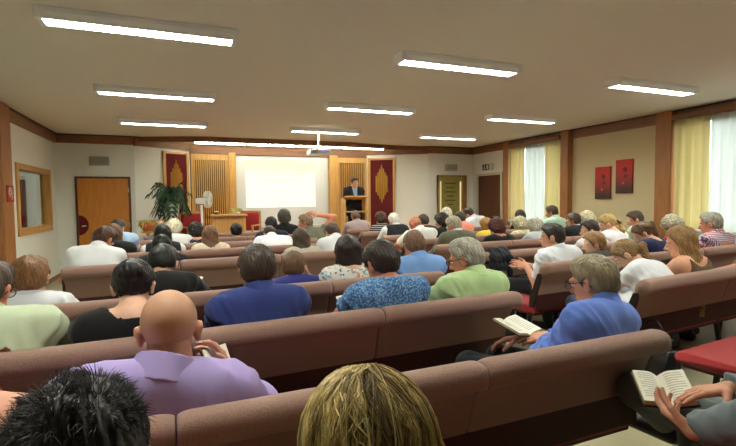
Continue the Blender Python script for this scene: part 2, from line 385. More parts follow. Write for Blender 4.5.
# ------------------------------------------------------------------ ceiling lamps
E_lamp = emis('lamp_light', (252, 255, 240), LAMP)
E_cove = emis('cove_light', (255, 250, 225), STRIP)
M_house = mat('lamp_housing', (232, 230, 222), rough=.5, emit=((255, 250, 235), .03))  # weak glow put into the housing so its sides look lit
def make_lamp(loc, label):
    r = thing('ceiling_lamp', label, 'ceiling light', loc, 0, 'surface-mounted ceiling lamps')
    h = MB(); L = 1.31
    prof = [(-.12, 0), (-.12, -.03), (-.10, -.075), (.10, -.075), (.12, -.03), (.12, 0)]
    n = len(prof)
    # open-bottomed housing: shell sides, top and end caps
    h.box(-L/2, L/2, -.10, .10, -.012, 0)
    for s in (-1, 1):
        h.add([(-L/2, s*.10, 0), (L/2, s*.10, 0), (L/2, s*.10, -.035), (-L/2, s*.10, -.035), (-L/2, s*.082, -.08), (L/2, s*.082, -.08), (-L/2, s*.070, -.08), (L/2, s*.070, -.08), (L/2, s*.088, -.02), (-L/2, s*.088, -.02)],
              [(0, 1, 2, 3), (3, 2, 5, 4), (4, 5, 7, 6), (6, 7, 8, 9)])
        h.box(s*L/2-.02, s*L/2+.02, -.10, .10, -.08, 0)
    h.build('housing', M_house, r)
    MB().box(-L/2+.02, L/2-.02, -.072, .072, -.070, -.062).build('diffuser', E_lamp, r)
    g = MB()
    for i in range(25):
        x = -L/2+.05+(L-.1)*i/24; g.box(x-.0025, x+.0025, -.070, .070, -.082, -.0705)
    g.build('louvre', M_white, r)
    return r
lab = {}
cols = ('left', 'middle', 'right'); lx = (-.88+.655, 1.91+.655, 4.61+.655); ly = (3.92, 6.21, 8.47)
names = {(0, 0): 'long ceiling lamp over the left pews, biggest at the top left', (0, 1): 'louvred ceiling lamp in the left line, second from the camera', (0, 2): 'ceiling lamp in the left line nearest the stage',
         (1, 0): 'ceiling lamp over the centre aisle, nearest of the middle line', (1, 1): 'ceiling lamp second in the middle line', (1, 2): 'ceiling lamp right above the projector pole',
         (2, 0): 'ceiling lamp nearest of the right line, in front of the near window', (2, 1): 'ceiling lamp second in the right line, near the far window', (2, 2): 'small far ceiling lamp in the right line above the notice board'}
proto = None
for i in range(3):
    for j in range(3):
        if proto is None: proto = make_lamp((lx[i], ly[j], CEIL), names[i, j])
        else: dup(proto, (lx[i], ly[j], CEIL), 0, names[i, j])
# unseen row of lamps added above the camera to light the near pews
for i in range(3):
    dup(proto, (lx[i], 1.63, CEIL), 0, 'added ceiling lamp above the camera, %s line, outside the picture' % cols[i])
cl = ['cove light tube under the beam at its left end', 'cove light tube under the beam, second from the left, over the screen', 'cove light tube under the beam, third, behind the projector pole', 'cove light tube under the beam at its right end']
for i in range(4):
    x0 = .27+i*1.1
    r = thing('cove_light', cl[i], 'light', (x0+.54, 10.47, 2.745), 0, 'cove lights under the stage beam')
    MB().box(-.54, .54, -.03, .03, -.02, 0).build('batten', M_white, r)
    MB().tube([(-.52, 0, -.035), (.52, 0, -.035)], .016, 10).build('tube', E_cove, r, smooth=True)

# ------------------------------------------------------------------ projector
pr = thing('projector', 'white ceiling projector hanging from a pole in front of the screen', 'projector', (2.43, 8.5, CEIL))
MB().lathe([(.06, -.02), (.06, 0)], n=20).tube([(0, 0, 0), (0, 0, -.38)], .018, 12).build('pole', M_grey, pr, smooth=False)
MB().extrude_x([(-.15, -.40), (-.16, -.46), (-.15, -.50), (.15, -.50), (.16, -.46), (.15, -.40)], -.20, .20, cap=.03).build('body', M_white, pr, bevel=.01)
MB().box(-.05, .05, -.05, .05, -.40, -.37).build('mount_plate', M_grey, pr)
MB().lathe([(.04, 0), (.045, .03), (.035, .03)], n=16).build('lens', M_dark, pr, rot=(R(-90), 0, 0), loc=(.09, .15, -.45))
v = MB()
for i in range(6): v.box(-.16, -.06, -.163, -.158, -.485+i*.012, -.48+i*.012)
v.build('vent', M_grey, pr)
MB().ball((.05, -.158, -.43), (.02, .006, .012)).build('status_light', emis('violet_led', (150, 110, 255), 2.5), pr)

# ------------------------------------------------------------------ screen
sc = thing('projection_screen', 'pale projection screen with a bright yellowish picture between the wood posts', 'screen', (2.33, 11.31, 0))
MB().box(-1.12, 1.12, 0, .012, .85, 2.535).build('sheet', mat('screen_sheet', (228, 234, 238), rough=.8), sc)
MB().tube([(-1.12, -.01, .85), (1.12, -.01, .85)], .015, 8).build('bottom_bar', M_white, sc)
pic = MB().box(-.90, .80, -.004, 0, 1.31, 2.20).build('picture', emis('projected_picture', (255, 254, 228), 1.2), sc)
MB().box(-.90, .80, -.004, 0, 2.20, 2.45).build('heading_band', emis('projected_band', (255, 250, 210), 1.14), pic)
tx = MB(); rr = random.Random(3)
def words(x, z, ws, h):
    for w in ws:
        for c in range(w):
            hh = h*rr.choice((.6, .6, .62, 1.0)); tx.box(x, x+h*.42, -.008, -.004, z, z+hh); x += h*.6
        x += h*.55
words(-.74, 2.10, (5, 2, 3, 7, 10), .070); words(-.55, 1.95, (13, 11), .060)
tx.build('lettering', emis('projected_text', (248, 242, 214), 1.06), sc)

# ------------------------------------------------------------------ banners with gold relief
def banner(name, label, p, q, t0, t1, z0, z1, cz):
    d = Vector((q[0]-p[0], q[1]-p[1], 0)); L = d.length; a = math.atan2(d.y, d.x); c = (t0+t1)/2*L; w = (t1-t0)*L
    r = thing(name, label, 'wall hanging', (p[0]+d.x*(t0+t1)/2, p[1]+d.y*(t0+t1)/2, 0), a, 'maroon wall hangings')
    MB().box(-w/2, w/2, -.03, 0, z0, z1).build('cloth', M_maroon, r)
    f = MB()
    for s in (-1, 1): f.box(s*w/2-.03, s*w/2+.03, -.06, 0, z0, z1+.05)
    f.box(-w/2, w/2, -.05, 0, z1, z1+.05); f.build('frame', M_lightoak, r, bevel=.006)
    g = MB(); hs = (.26, .36, .47, .58, .47, .36, .26)
    for i, h in enumerate(hs):
        x = (i-3)*.040*w/.55; hw = .018*w/.55; h *= .88
        g.add([(x-hw, -.035, cz-h*.85), (x, -.035, cz-h*1.0), (x+hw, -.035, cz-h*.85), (x+hw, -.035, cz+h*.85), (x, -.035, cz+h), (x-hw, -.035, cz+h*.85),
               (x, -.075, cz-h*.9), (x, -.075, cz+h*.9)], [(0, 1, 6), (1, 2, 6), (2, 3, 7, 6), (3, 4, 7), (4, 5, 7), (5, 0, 6, 7)])
    g.build('gold_relief', M_gold, r)
banner('wall_banner', 'maroon wall hanging with gold rays, half behind the palm', SL0, SL1, .50, .93, .45, 2.52, 1.90)
banner('wall_banner', 'maroon wall hanging with a gold lozenge of rays, right of the speaker', SR0, SR1, .06, .46, .45, 2.50, 1.88)

# ------------------------------------------------------------------ wall fittings
def wall_speaker(loc, rz, label):
    r = thing('wall_speaker', label, 'loudspeaker', loc, rz, 'small wall loudspeakers')
    MB().box(-.17, .17, -.10, 0, -.085, .085).build('cabinet', M_grey, r, bevel=.012)
    MB().box(-.155, .155, -.106, -.10, -.07, .07).build('grille', mat('speaker_grille', (150, 148, 138), rough=.8, bump=.4, bscale=500, kind='weave'), r)
wall_speaker((-1.51, 10.7, 2.30), 0, 'grey loudspeaker above the light wooden door')
wall_speaker((6.53, 10.45, 2.29), 0, 'grey loudspeaker above the gold notice board')
ex = thing('exit_sign', 'small dark green exit sign above the brown door', 'sign', (XR, 9.78, 2.27), R(-90))
MB().box(-.20, .20, -.05, 0, -.085, .085).build('box', mat('sign_case', (206, 208, 196), rough=.5), ex, bevel=.006)
MB().box(-.19, .08, -.054, -.05, -.07, .07).build('face', mat('sign_green', (40, 66, 52), rough=.5), ex)
g = MB(); Mw = mat('sign_white', (225, 232, 220), rough=.5)
g.ball((-.10, -.055, .045), (.014, .002, .014), 10, 6).box(-.115, -.085, -.057, -.053, -.015, .03).box(-.135, -.112, -.057, -.053, -.05, -.01).box(-.09, -.068, -.057, -.053, -.05, -.01).box(-.015, .05, -.057, -.053, -.05, .05)
g.build('symbol', Mw, ex)
hs = tag(MB().box(0, .012, -.13, .13, -.115, .115).build('fire_hose_sign', mat('sign_red', (150, 24, 24), rough=.5), loc=(XL+.10, 7.72, 1.60)), 'red square fire hose sign on the wood pillar at the left', 'sign')
g = MB(); Mw2 = mat('sign_symbol', (214, 190, 176), rough=.5)
g.tube([(.014, .06*math.cos(t)-.02, .06*math.sin(t)+.02) for t in np.linspace(-.6, 4.6, 20)], .009, 6)
g.tube([(.014, .03*math.cos(t)-.02, .03*math.sin(t)+.02) for t in np.linspace(0, 6.28, 16)], .007, 6)
g.tube([(.014, .05, -.02), (.014, .03, -.08)], .008, 6); g.build('symbol', Mw2, hs)
nb = thing('notice_board', 'gold glass notice board on the back wall left of the exit', 'notice board', (6.56, 10.45, 0))
MB().box(-.43, .43, -.05, 0, .75, 2.09).build('backing', mat('board_olive', (150, 138, 72), rough=.6, var=.1), nb)
f = MB().box(-.43, -.40, -.09, 0, .75, 2.09).box(.29, .43, -.09, 0, .75, 2.09).box(-.43, .43, -.09, 0, 2.03, 2.09).box(-.43, .43, -.09, 0, .75, .8)
f.build('frame', wood('board_frame', (150, 116, 60)), nb, bevel=.006)
ms = MB().box(-.36, -.335, -.07, -.05, 1.1, 1.93).box(.235, .265, -.07, -.05, 1.1, 1.93); ms.build('light_strip', emis('board_lights', (255, 240, 180), .8), nb)
for i, w in enumerate((.34, .24, .30, .22, .30, .16)): MB().box(-w/2-.05, w/2-.05, -.056, -.05, 1.86-i*.11, 1.895-i*.11).build('text_line', mat('board_text', (96, 90, 50), rough=.7), nb)
def picture(y, z, label):
    r = thing('wall_picture', label, 'picture', (XR, y, z), R(-90), 'pair of red wall pictures')
    m = bpy.data.materials.get('red_canvas')
    if not m:
        m = bpy.data.materials.new('red_canvas'); m.use_nodes = True; nt = m.node_tree; b = nt.nodes['Principled BSDF']; b.inputs['Roughness'].default_value = .6
        tc = nt.nodes.new('ShaderNodeTexCoord'); sp = nt.nodes.new('ShaderNodeSeparateXYZ'); rp = nt.nodes.new('ShaderNodeValToRGB'); mr = nt.nodes.new('ShaderNodeMapRange')
        mr.inputs[1].default_value = -.3; mr.inputs[2].default_value = .3
        nt.links.new(tc.outputs['Object'], sp.inputs[0]); nt.links.new(sp.outputs['Z'], mr.inputs[0]); nt.links.new(mr.outputs[0], rp.inputs[0])
        e = rp.color_ramp.elements; e[0].position = .12; e[0].color = lin((58, 26, 18))+(1,); e[1].position = .75; e[1].color = lin((182, 34, 26))+(1,)
        x = e.new(.42); x.color = lin((140, 34, 24))+(1,)
        nt.links.new(rp.outputs[0], b.inputs['Base Color'])
    MB().box(-.165, .165, -.035, 0, -.295, .295).build('canvas', m, r, bevel=.004)
    d = MB()
    for (x, zz, rd) in ((.02, .12, .042), (.03, .0, .03)): d.lathe([(rd, 0), (rd*.8, .004)], (0, 0, 0), 14).xf(Matrix.Translation((x, -.035, zz)) @ Matrix.Rotation(R(90), 4, 'X'), len(d.v)-28)
    d.build('dark_spot', mat('spot_dark', (92, 20, 18), rough=.6), r)
    MB().ball((-.01, -.037, -.12), (.02, .004, .025), 10, 6).build('pale_spot', mat('spot_pale', (206, 110, 84), rough=.5), r)
picture(6.32, 1.74, 'left and lower of the two red wall pictures'); picture(5.88, 1.84, 'right and higher of the two red wall pictures')
# ================================================================== PEWS
M_mauve = mat('mauve_fabric', (148, 116, 103), rough=.85, bump=.35, bscale=330, kind='weave', sheen=.15, var=.10, vscale=140)
M_rail = mat('dark_red_rail', (62, 24, 22), rough=.6)
M_leg = mat('dark_leg', (40, 28, 24), rough=.5)
def rounded(poly, rads, n=4):
    out = []; N = len(poly)
    for i, p in enumerate(poly):
        a = Vector(poly[i-1]+(0,)); b = Vector(p+(0,)); c = Vector(poly[(i+1) % N]+(0,)); r = rads[i]
        if r <= 0: out.append(p); continue
        p0 = b+(a-b).normalized()*r; p1 = b+(c-b).normalized()*r
        for k in range(n+1):
            t = k/n; q = p0*(1-t)**2+b*2*t*(1-t)+p1*t*t; out.append((q.x, q.y))
    return out
# side profile (y forward, z up); the roll along the top sits at y = 0
BACK = rounded([(.10, .575), (.030, .80), (-.052, .815), (-.050, .905), (.050, .905), (.075, .80), (.165, .575)], [.02, .012, .035, .045, .045, .03, .02])
SEAT = rounded([(.115, .430), (.115, .500), (.60, .505), (.62, .44), (.58, .430)], [.01, .03, .05, .04, .01])
def pew(row, x0, x1, y, slope, label, group, joints):
    rz = math.atan(slope); L = (x1-x0)/math.cos(rz)
    r = thing('pew', label, 'pew', (x0, y, 0), rz, group)
    xs = [0]+[(j-x0)/math.cos(rz) for j in joints]+[L]
    for a, b in zip(xs[:-1], xs[1:]):
        MB().extrude_x(BACK, a+.002, b-.002, cap=.035).build('backrest', M_mauve, r, smooth=True)
        MB().extrude_x(SEAT, a+.003, b-.003, cap=.03).build('seat', M_red, r, smooth=True)
    MB().box(.02, L-.02, .092, .112, .455, .62).box(.02, L-.02, .13, .56, .405, .432).build('frame_rail', M_rail, r, bevel=.006)
    for e in (0, L):
        MB().prism([(.03, .905-.10), (.075, .80), (.165, .575), (.175, .48), (.125, .48)], -.011, .011).xf(Matrix(((0, 0, 1, e+(.012 if e == 0 else -.012)), (1, 0, 0, 0), (0, 1, 0, 0), (0, 0, 0, 1)))).build('end_bracket', M_leg, r)
    n = max(2, int(round(L/1.05))+1)
    for i in range(n):
        u = .40+(L-.80)*i/(n-1)
        for v, f in ((.17, .10), (.53, .57)):
            MB().tube([(u, v, .41), (u, f, .0)], [.022, .017], 8).build('leg', M_leg, r)
    return r
LJ = (-.03, .96)
LROWS = [(.42, .02), (1.31, .02), (2.15, .06), (3.06, .05), (4.83, .085), (5.79, .06), (6.70, .06), (7.62, .06), (8.55, .05)]
RROWS = [1.35, 2.21, 3.15, 4.08, 4.99, 5.85, 6.65, 7.6, 8.4]
LL = ['left pew under the frame, holding the black-haired man and the blonde woman', 'nearest fully visible left pew, with the bald man in lavender at its left', 'left pew holding the man in plain navy and the grey-haired man in pale green',
      'left pew holding the woman in the flowered dress', 'left pew whose bare back shows behind the black-haired reader', 'left pew just behind the long wavy brown hair',
      'left pew with the white-haired woman and the man in olive', 'left pew with the dark-haired person in maroon', 'front left pew before the stage']
RL = ['right pew showing only its red seat at the right edge', 'right pew with the long-haired blonde woman and the bent girl in white', 'right pew of the young man in a white shirt holding a booklet',
      'right pew of the dark-haired man beside the woman with a dark hair tie', 'right pew of the woman with dark red hair and black top', 'right pew of the bent bald man in white',
      'right pew of the white-haired person in a black vest', 'right pew of the woman in stripes', 'front right pew before the lectern']
for i, (y, s) in enumerate(LROWS):
    x0, x1 = (-1.0 if i < 8 else -.6), 1.90
    pew(i, x0, x1, y+s*x0, s, LL[i], 'left block of pews', LJ)
for i, y in enumerate(RROWS):
    x0, x1 = 2.92, 6.45
    pew(i, x0, x1, y, .105 if i < 2 else .08, RL[i], 'right block of pews', (4.13, 5.29))

# ================================================================== STAGE FURNITURE
PZ = .28
lt = thing('lectern', 'open wooden lectern in front of the speaker', 'lectern', (3.58, 9.72, PZ))
MB().box(-.27, .27, -.20, .20, -.014, .014).build('top', M_lightoak, lt, bevel=.006, loc=(0, 0, 1.235), rot=(R(-10), 0, 0))
MB().box(-.27, .27, -.16, .18, .915, .94).build('shelf', M_oak, lt, bevel=.004)
MB().box(-.30, .30, -.22, .22, 0, .05).build('base', M_oak, lt, bevel=.008)
for s in (-1, 1): MB().box(s*.25-.02, s*.25+.02, -.10, .12, .05, 1.215).build('post', M_lightoak, lt, bevel=.006)
MB().box(-.012, .012, -.05, .0, .05, .92).build('centre_rod', M_grey, lt)
MB().tube([(-.14, .06, 1.24), (-.15, .0, 1.36), (-.10, -.02, 1.40)], .006, 6).build('microphone', M_dark, lt)
bk = thing('book', 'dark book lying on the lectern top', 'book', (3.45, 9.70, PZ+1.255), R(6))
MB().box(-.09, .09, -.07, .07, 0, .03).build('cover', M_dark, bk, bevel=.004); MB().box(-.085, .092, -.065, .065, .004, .026).build('page_block', M_paper, bk)
tb = thing('communion_table', 'light wooden table with a red emblem on the stage, left of the screen', 'table', (.90, 10.05, PZ))
MB().box(-.36, .36, -.24, .24, .88, .92).build('tabletop', M_lightoak, tb, bevel=.008)
MB().box(-.31, .31, -.18, -.15, .08, .88).build('front_panel', M_oak, tb, bevel=.004)
for s in (-1, 1): MB().box(s*.31-.02, s*.31+.02, -.19, .2, 0, .88).build('side_panel', M_lightoak, tb, bevel=.006)
MB().prism([(.0, -.09), (.035, -.03), (.035, .05), (.0, .07), (-.035, .05), (-.035, -.03)], 0, .012).xf(Matrix(((1, 0, 0, .16), (0, 0, 1, -.195), (0, 1, 0, .62), (0, 0, 0, 1)))).build('emblem', mat('emblem_red', (130, 40, 36), rough=.6), tb)
fl = thing('flower_arrangement', 'low arrangement of yellow-green leaves on the right of the wooden table', 'flowers', (1.06, 10.0, PZ+.92))
MB().lathe([(.05, 0), (.09, .03), (.07, .05)], n=16).build('bowl', M_white, fl)
lf = MB(); rr = random.Random(5)
for i in range(46):
    a = rr.uniform(0, 6.28); l = rr.uniform(.08, .17); h = rr.uniform(.02, .08)
    c = Vector((math.cos(a), math.sin(a)*.6, 0)); sd = Vector((-math.sin(a), math.cos(a), 0))*.018
    p0 = Vector((0, 0, .05)); p1 = p0+c*l*.6+Vector((0, 0, h)); p2 = p0+c*l+Vector((0, 0, h*.5))
    lf.add([p0, p1+sd, p2, p1-sd, p1+Vector((0, 0, .006))], [(0, 1, 4), (1, 2, 4), (2, 3, 4), (3, 0, 4)])
lf.build('leaves', mat('pale_leaf', (190, 200, 104), rough=.6, var=.25, vscale=20), fl)
bw = thing('bowl', 'small dark dish on the left end of the wooden table', 'bowl', (.66, 10.0, PZ+.92))
MB().lathe([(.03, 0), (.075, .035), (.08, .05), (.07, .045), (.03, .012)], n=18).build('dish', mat('brass_dish', (120, 96, 50), rough=.3, metal=.6), bw)
MB().ball((0, 0, .05), (.05, .05, .02), 12, 6).build('candle_top', M_paper, bw)
def red_chair(loc, rz, label):
    r = thing('armchair', label, 'chair', loc, rz, 'red stage chairs')
    MB().box(-.24, .24, -.22, .24, .40, .48).build('seat', M_red, r, bevel=.03, smooth=True)
    MB().box(-.23, .23, -.27, -.21, .52, .93).build('backrest', M_red, r, bevel=.025, smooth=True)
    for s in (-1, 1):
        MB().box(s*.26-.018, s*.26+.018, -.27, -.22, 0, .95).build('leg', M_oak, r, bevel=.006)
        MB().box(s*.26-.018, s*.26+.018, .20, .25, 0, .64).build('leg', M_oak, r, bevel=.006)
        MB().box(s*.26-.022, s*.26+.022, -.26, .26, .64, .67).build('armrest', M_oak, r, bevel=.006)
    MB().box(-.26, .26, -.26, -.23, .93, .97).build('top_rail', M_oak, r, bevel=.006)
    return r
red_chair((1.30, 10.55, PZ), R(150), 'red wooden armchair right of the communion table'); red_chair((.28, 10.45, PZ), R(200), 'red wooden armchair beside the white fan')
fn = thing('pedestal_fan', 'white pedestal fan on the stage beside the palm', 'fan', (.38, 10.05, PZ))
MB().lathe([(.20, 0), (.20, .02), (.05, .05)], n=24).build('base', M_white, fn)
MB().tube([(0, 0, .04), (0, 0, 1.12)], .022, 10).build('pole', M_white, fn, smooth=True)
MB().extrude_x([(-.06, -.05), (-.06, .05), (.06, .06), (.06, -.06)], -.11, .06, cap=.02).build('motor', M_white, fn, loc=(0, 0, 1.2), rot=(0, 0, R(-25)))
cg = MB()
for k in range(40):
    a = 2*math.pi*k/40; pts = [(0.05+.0, .03*math.cos(a), .03*math.sin(a)), (.10, .10*math.cos(a), .10*math.sin(a)), (.09, .165*math.cos(a), .165*math.sin(a)), (.02, .17*math.cos(a), .17*math.sin(a)), (-.02, .08*math.cos(a), .08*math.sin(a))]
    cg.tube([(p[0]+.08, p[1], p[2]) for p in pts], .004, 4)
cgo = cg.build('cage', M_white, fn, loc=(0, 0, 1.23), rot=(0, 0, R(-25)))
bl = MB()
for k in range(3):
    a = 2*math.pi*k/3
    bl.add([(.13+.02*math.cos(t*6.28), (.03+.11*q)*math.cos(a+t*1.2), (.03+.11*q)*math.sin(a+t*1.2)) for t in (0, .5, 1) for q in (0, 1)], [(0, 1, 3, 2), (2, 3, 5, 4)])
bo = bl.build('blade', mat('fan_blade', (190, 200, 196), rough=.4), fn, loc=(0, 0, 1.23), rot=(0, 0, R(-25))); bo.modifiers.new('t', 'SOLIDIFY').thickness = .003
# palm on a white urn
pl = thing('potted_palm', 'dark green palm in a tall white urn in front of the left wall hanging', 'plant', (-.19, 10.1, .24))
MB().lathe([(.16, 0), (.16, .04), (.10, .10), (.09, .75), (.13, 1.0), (.17, 1.18), (.15, 1.20), (.13, 1.16)], n=24).build('urn', M_white, pl, smooth=True)
MB().lathe([(.13, 1.14), (.10, 1.17)], n=20).build('soil', M_black, pl)
st = MB(); fr = MB(); rr = random.Random(11)
for i in range(22):
    a = 2*math.pi*i/22+rr.uniform(-.15, .15); reach = rr.uniform(.26, .43); up = rr.uniform(.25, .52) if i % 3 else rr.uniform(.45, .62)
    pts = []
    for k in range(9):
        t = k/8; pts.append(Vector((math.cos(a)*reach*t, math.sin(a)*reach*t, 1.16+up*math.sin(min(1, t*1.25)*2.2)*.8-.34*t*t*(1.1 if i % 3 else .5))))
    st.tube(pts, [.007-.005*k/8 for k in range(9)], 5)
    for k in range(2, 9):
        p = pts[k]; d = (pts[k]-pts[k-1]).normalized(); sd = d.cross(Vector((0, 0, 1))).normalized()
        for s in (-1, 1):
            for q in (0, .5):
                b = p-d*q*.05; l = .17*(1-.35*abs(k-5)/4); tip = b+sd*s*l*.75+d*l*.6+Vector((0, 0, -.06)); md = b+sd*s*l*.4+d*l*.25+Vector((0, 0, .012)); w = d*.012
                fr.add([b, md+w, tip, md-w], [(0, 1, 2), (0, 2, 3)])
st.build('stem', mat('palm_stem', (60, 84, 40), rough=.6), pl, smooth=True)
fr.build('fronds', mat('palm_leaf', (34, 62, 36), rough=.45, var=.3, vscale=8), pl)
pp = thing('potted_plant', 'small yellow-green plant in a terracotta bowl on a stand, left of the palm urn', 'plant', (-.62, 9.95, PZ))
MB().lathe([(.14, 0), (.14, .03), (.03, .05), (.03, .58), (.12, .60), (.12, .62)], n=20).build('stand', M_oak, pp)
MB().lathe([(.08, .62), (.16, .74), (.17, .80), (.155, .80), (.14, .74)], n=24).build('bowl', mat('terracotta', (186, 104, 58), rough=.7), pp, smooth=True)
lf = MB()
for i in range(40):
    a = rr.uniform(0, 6.28); l = rr.uniform(.10, .22); h = rr.uniform(-.16, .05)
    c = Vector((math.cos(a), math.sin(a), 0)); sd = Vector((-math.sin(a), math.cos(a), 0))*.02; p0 = c*.08+Vector((0, 0, .79)); p1 = p0+c*l*.5+Vector((0, 0, .04)); p2 = p0+c*l+Vector((0, 0, h))
    lf.add([p0, p1+sd, p2, p1-sd, p1+Vector((0, 0, .006))], [(0, 1, 4), (1, 2, 4), (2, 3, 4), (3, 0, 4)])
lf.build('leaves', mat('yellow_leaf', (164, 176, 84), rough=.6, var=.25, vscale=20), pp)
# ================================================================== PEOPLE: smooth bodies grown from joints
rng = np.random.RandomState(4)
_NK = [(rng.normal(size=3), rng.uniform(0, 6.28)) for _ in range(24)]
def folds(P, amp, f=26.0):
    out = np.zeros(P[0].shape, np.float32)
    for i in range(5):
        k, ph = _NK[i]; k = k/np.linalg.norm(k)*f*(.7+.25*i)
        out += np.abs(np.sin(k[0]*P[0]+k[1]*P[1]+k[2]*P[2]*.7+ph+1.3*np.sin(f*.3*(P[2]+P[0]*.6)+i)))*(1/(1+.5*i))
    return amp*(out/1.6-.6)
class Field:
    """Distance field on a rectilinear grid; prims are blended in only near where they are."""
    def __init__(s, lo, hi, vox, fine=()):
        ax = []
        for d in range(3):
            c = [lo[d]]
            while c[-1] < hi[d]:
                x = c[-1]; h = vox
                for (flo, fhi, fv) in fine:
                    if flo[d]-.01 <= x <= fhi[d]: h = min(h, fv)
                c.append(x+h)
            ax.append(np.array(c, np.float32))
        s.ax = ax; s.F = np.full([len(a) for a in ax], .5, np.float32); s.vox = vox
    def sl(s, lo, hi):
        return tuple(slice(max(0, int(np.searchsorted(a, l))-1), int(np.searchsorted(a, h))+1) for a, l, h in zip(s.ax, lo, hi))
    def pts(s, q):
        return np.meshgrid(s.ax[0][q[0]], s.ax[1][q[1]], s.ax[2][q[2]], indexing='ij', sparse=True)
    def blend(s, lo, hi, fn, k, sub=False):
        m = k+s.vox*2.5
        q = s.sl([a-m for a in lo], [a+m for a in hi]); P = s.pts(q)
        if 0 in s.F[q].shape: return
        d = fn(P).astype(np.float32); f = s.F[q]
        if sub:
            d = -d; h = np.clip(.5-.5*(d-f)/-k if False else .5+.5*(d-f)/k, 0, 1); s.F[q] = f*(1-h)+d*h+k*h*(1-h)
        else:
            h = np.clip(.5+.5*(f-d)/k, 0, 1); s.F[q] = f*(1-h)+d*h-k*h*(1-h)
    def cone(s, a, b, ra, rb, k=.02, sub=False, flat=None):
        a = np.asarray(a, float); b = np.asarray(b, float); r = max(ra, rb)
        def fn(P):
            ba = b-a; L2 = max(1e-9, ba@ba)
            t = ((P[0]-a[0])*ba[0]+(P[1]-a[1])*ba[1]+(P[2]-a[2])*ba[2])/L2; tc = np.clip(t, 0, 1)
            d = np.sqrt((P[0]-a[0]-tc*ba[0])**2+(P[1]-a[1]-tc*ba[1])**2+(P[2]-a[2]-tc*ba[2])**2)-(ra+(rb-ra)*tc)
            if flat: d = np.maximum(d, (t-flat)*math.sqrt(L2))
            return d
        s.blend(np.minimum(a, b)-r, np.maximum(a, b)+r, fn, k, sub)
    def ell(s, c, r, k=.015, M=None, sub=False):
        c = np.asarray(c, float); r = np.asarray(r, float); R_ = max(r)
        def fn(P):
            x, y, z = P[0]-c[0], P[1]-c[1], P[2]-c[2]
            if M is not None:
                x, y, z = (M[0, 0]*x+M[1, 0]*y+M[2, 0]*z, M[0, 1]*x+M[1, 1]*y+M[2, 1]*z, M[0, 2]*x+M[1, 2]*y+M[2, 2]*z)
            k0 = np.sqrt((x/r[0])**2+(y/r[1])**2+(z/r[2])**2); k1 = np.sqrt((x/r[0]**2)**2+(y/r[1]**2)**2+(z/r[2]**2)**2)
            return k0*(k0-1)/np.maximum(k1, 1e-6)
        s.blend(c-R_, c+R_, fn, k, sub)
    def clip(s, fn):
        P = s.pts((slice(None),)*3); s.F = np.maximum(s.F, fn(P).astype(np.float32))
    def noise(s, fn):
        near = np.abs(s.F) < .05
        P = np.meshgrid(*s.ax, indexing='ij'); 
        Q = [p[near] for p in P]; s.F[near] += fn(Q).astype(np.float32)
    def mesh(s):
        F = s.F; S = F < 0; nx, ny, nz = F.shape
        c = np.zeros((nx-1, ny-1, nz-1), np.int8)
        for i in (0, 1):
            for j in (0, 1):
                for k in (0, 1): c += S[i:nx-1+i, j:ny-1+j, k:nz-1+k]
        act = (c > 0) & (c < 8); I = np.argwhere(act)
        if len(I) == 0: return np.zeros((0, 3)), np.zeros((0, 4), int)
        idx = -np.ones(act.shape, np.int64); idx[act] = np.arange(len(I))
        acc = np.zeros((len(I), 3)); cnt = np.zeros(len(I)); ax = s.ax
        for d in range(3):
            o = [e for e in range(3) if e != d]
            for u in (0, 1):
                for v in (0, 1):
                    A = I.copy(); A[:, o[0]] += u; A[:, o[1]] += v; B = A.copy(); B[:, d] += 1
                    fa = F[A[:, 0], A[:, 1], A[:, 2]]; fb = F[B[:, 0], B[:, 1], B[:, 2]]; m = (fa < 0) != (fb < 0)
                    t = np.where(m, fa/np.where(m, fa-fb, 1), 0)
                    p = np.stack([ax[e][A[:, e]] for e in range(3)], 1).astype(float)
                    p[:, d] += t*(ax[d][B[:, d]]-ax[d][A[:, d]])
                    acc[m] += p[m]; cnt[m] += 1
        V = acc/cnt[:, None]; Q = []
        for d in range(3):
            o = [(d+1) % 3, (d+2) % 3]
            a0 = [slice(None)]*3; a1 = [slice(None)]*3; a0[d] = slice(0, -1); a1[d] = slice(1, None)
            E = S[tuple(a0)] != S[tuple(a1)]; J = np.argwhere(E)
            J = J[(J[:, o[0]] > 0) & (J[:, o[1]] > 0) & (J[:, o[0]] < F.shape[o[0]]-1) & (J[:, o[1]] < F.shape[o[1]]-1)]
            if not len(J): continue
            def ci(u, v):
                K = J.copy(); K[:, o[0]] -= u; K[:, o[1]] -= v; return idx[K[:, 0], K[:, 1], K[:, 2]]
            q = np.stack([ci(1, 1), ci(0, 1), ci(0, 0), ci(1, 0)], 1)
            fl = ~S[J[:, 0], J[:, 1], J[:, 2]]; q[fl] = q[fl][:, ::-1]; Q.append(q)
        return V, np.concatenate(Q)
def np_obj(name, V, Q, m, parent, M=None, smooth_iter=0):
    me = bpy.data.meshes.new(name); n = len(V); f = len(Q)
    me.vertices.add(n); me.vertices.foreach_set('co', np.asarray(V, np.float32).ravel())
    me.loops.add(f*4); me.loops.foreach_set('vertex_index', np.asarray(Q, np.int32).ravel())
    me.polygons.add(f); me.polygons.foreach_set('loop_start', np.arange(0, f*4, 4, dtype=np.int32))
    me.polygons.foreach_set('use_smooth', np.ones(f, bool)); me.update(calc_edges=True)
    me.materials.append(m); o = bpy.data.objects.new(name, me); COL.objects.link(o); o.parent = parent
    if M is not None: o.matrix_local = M
    return o
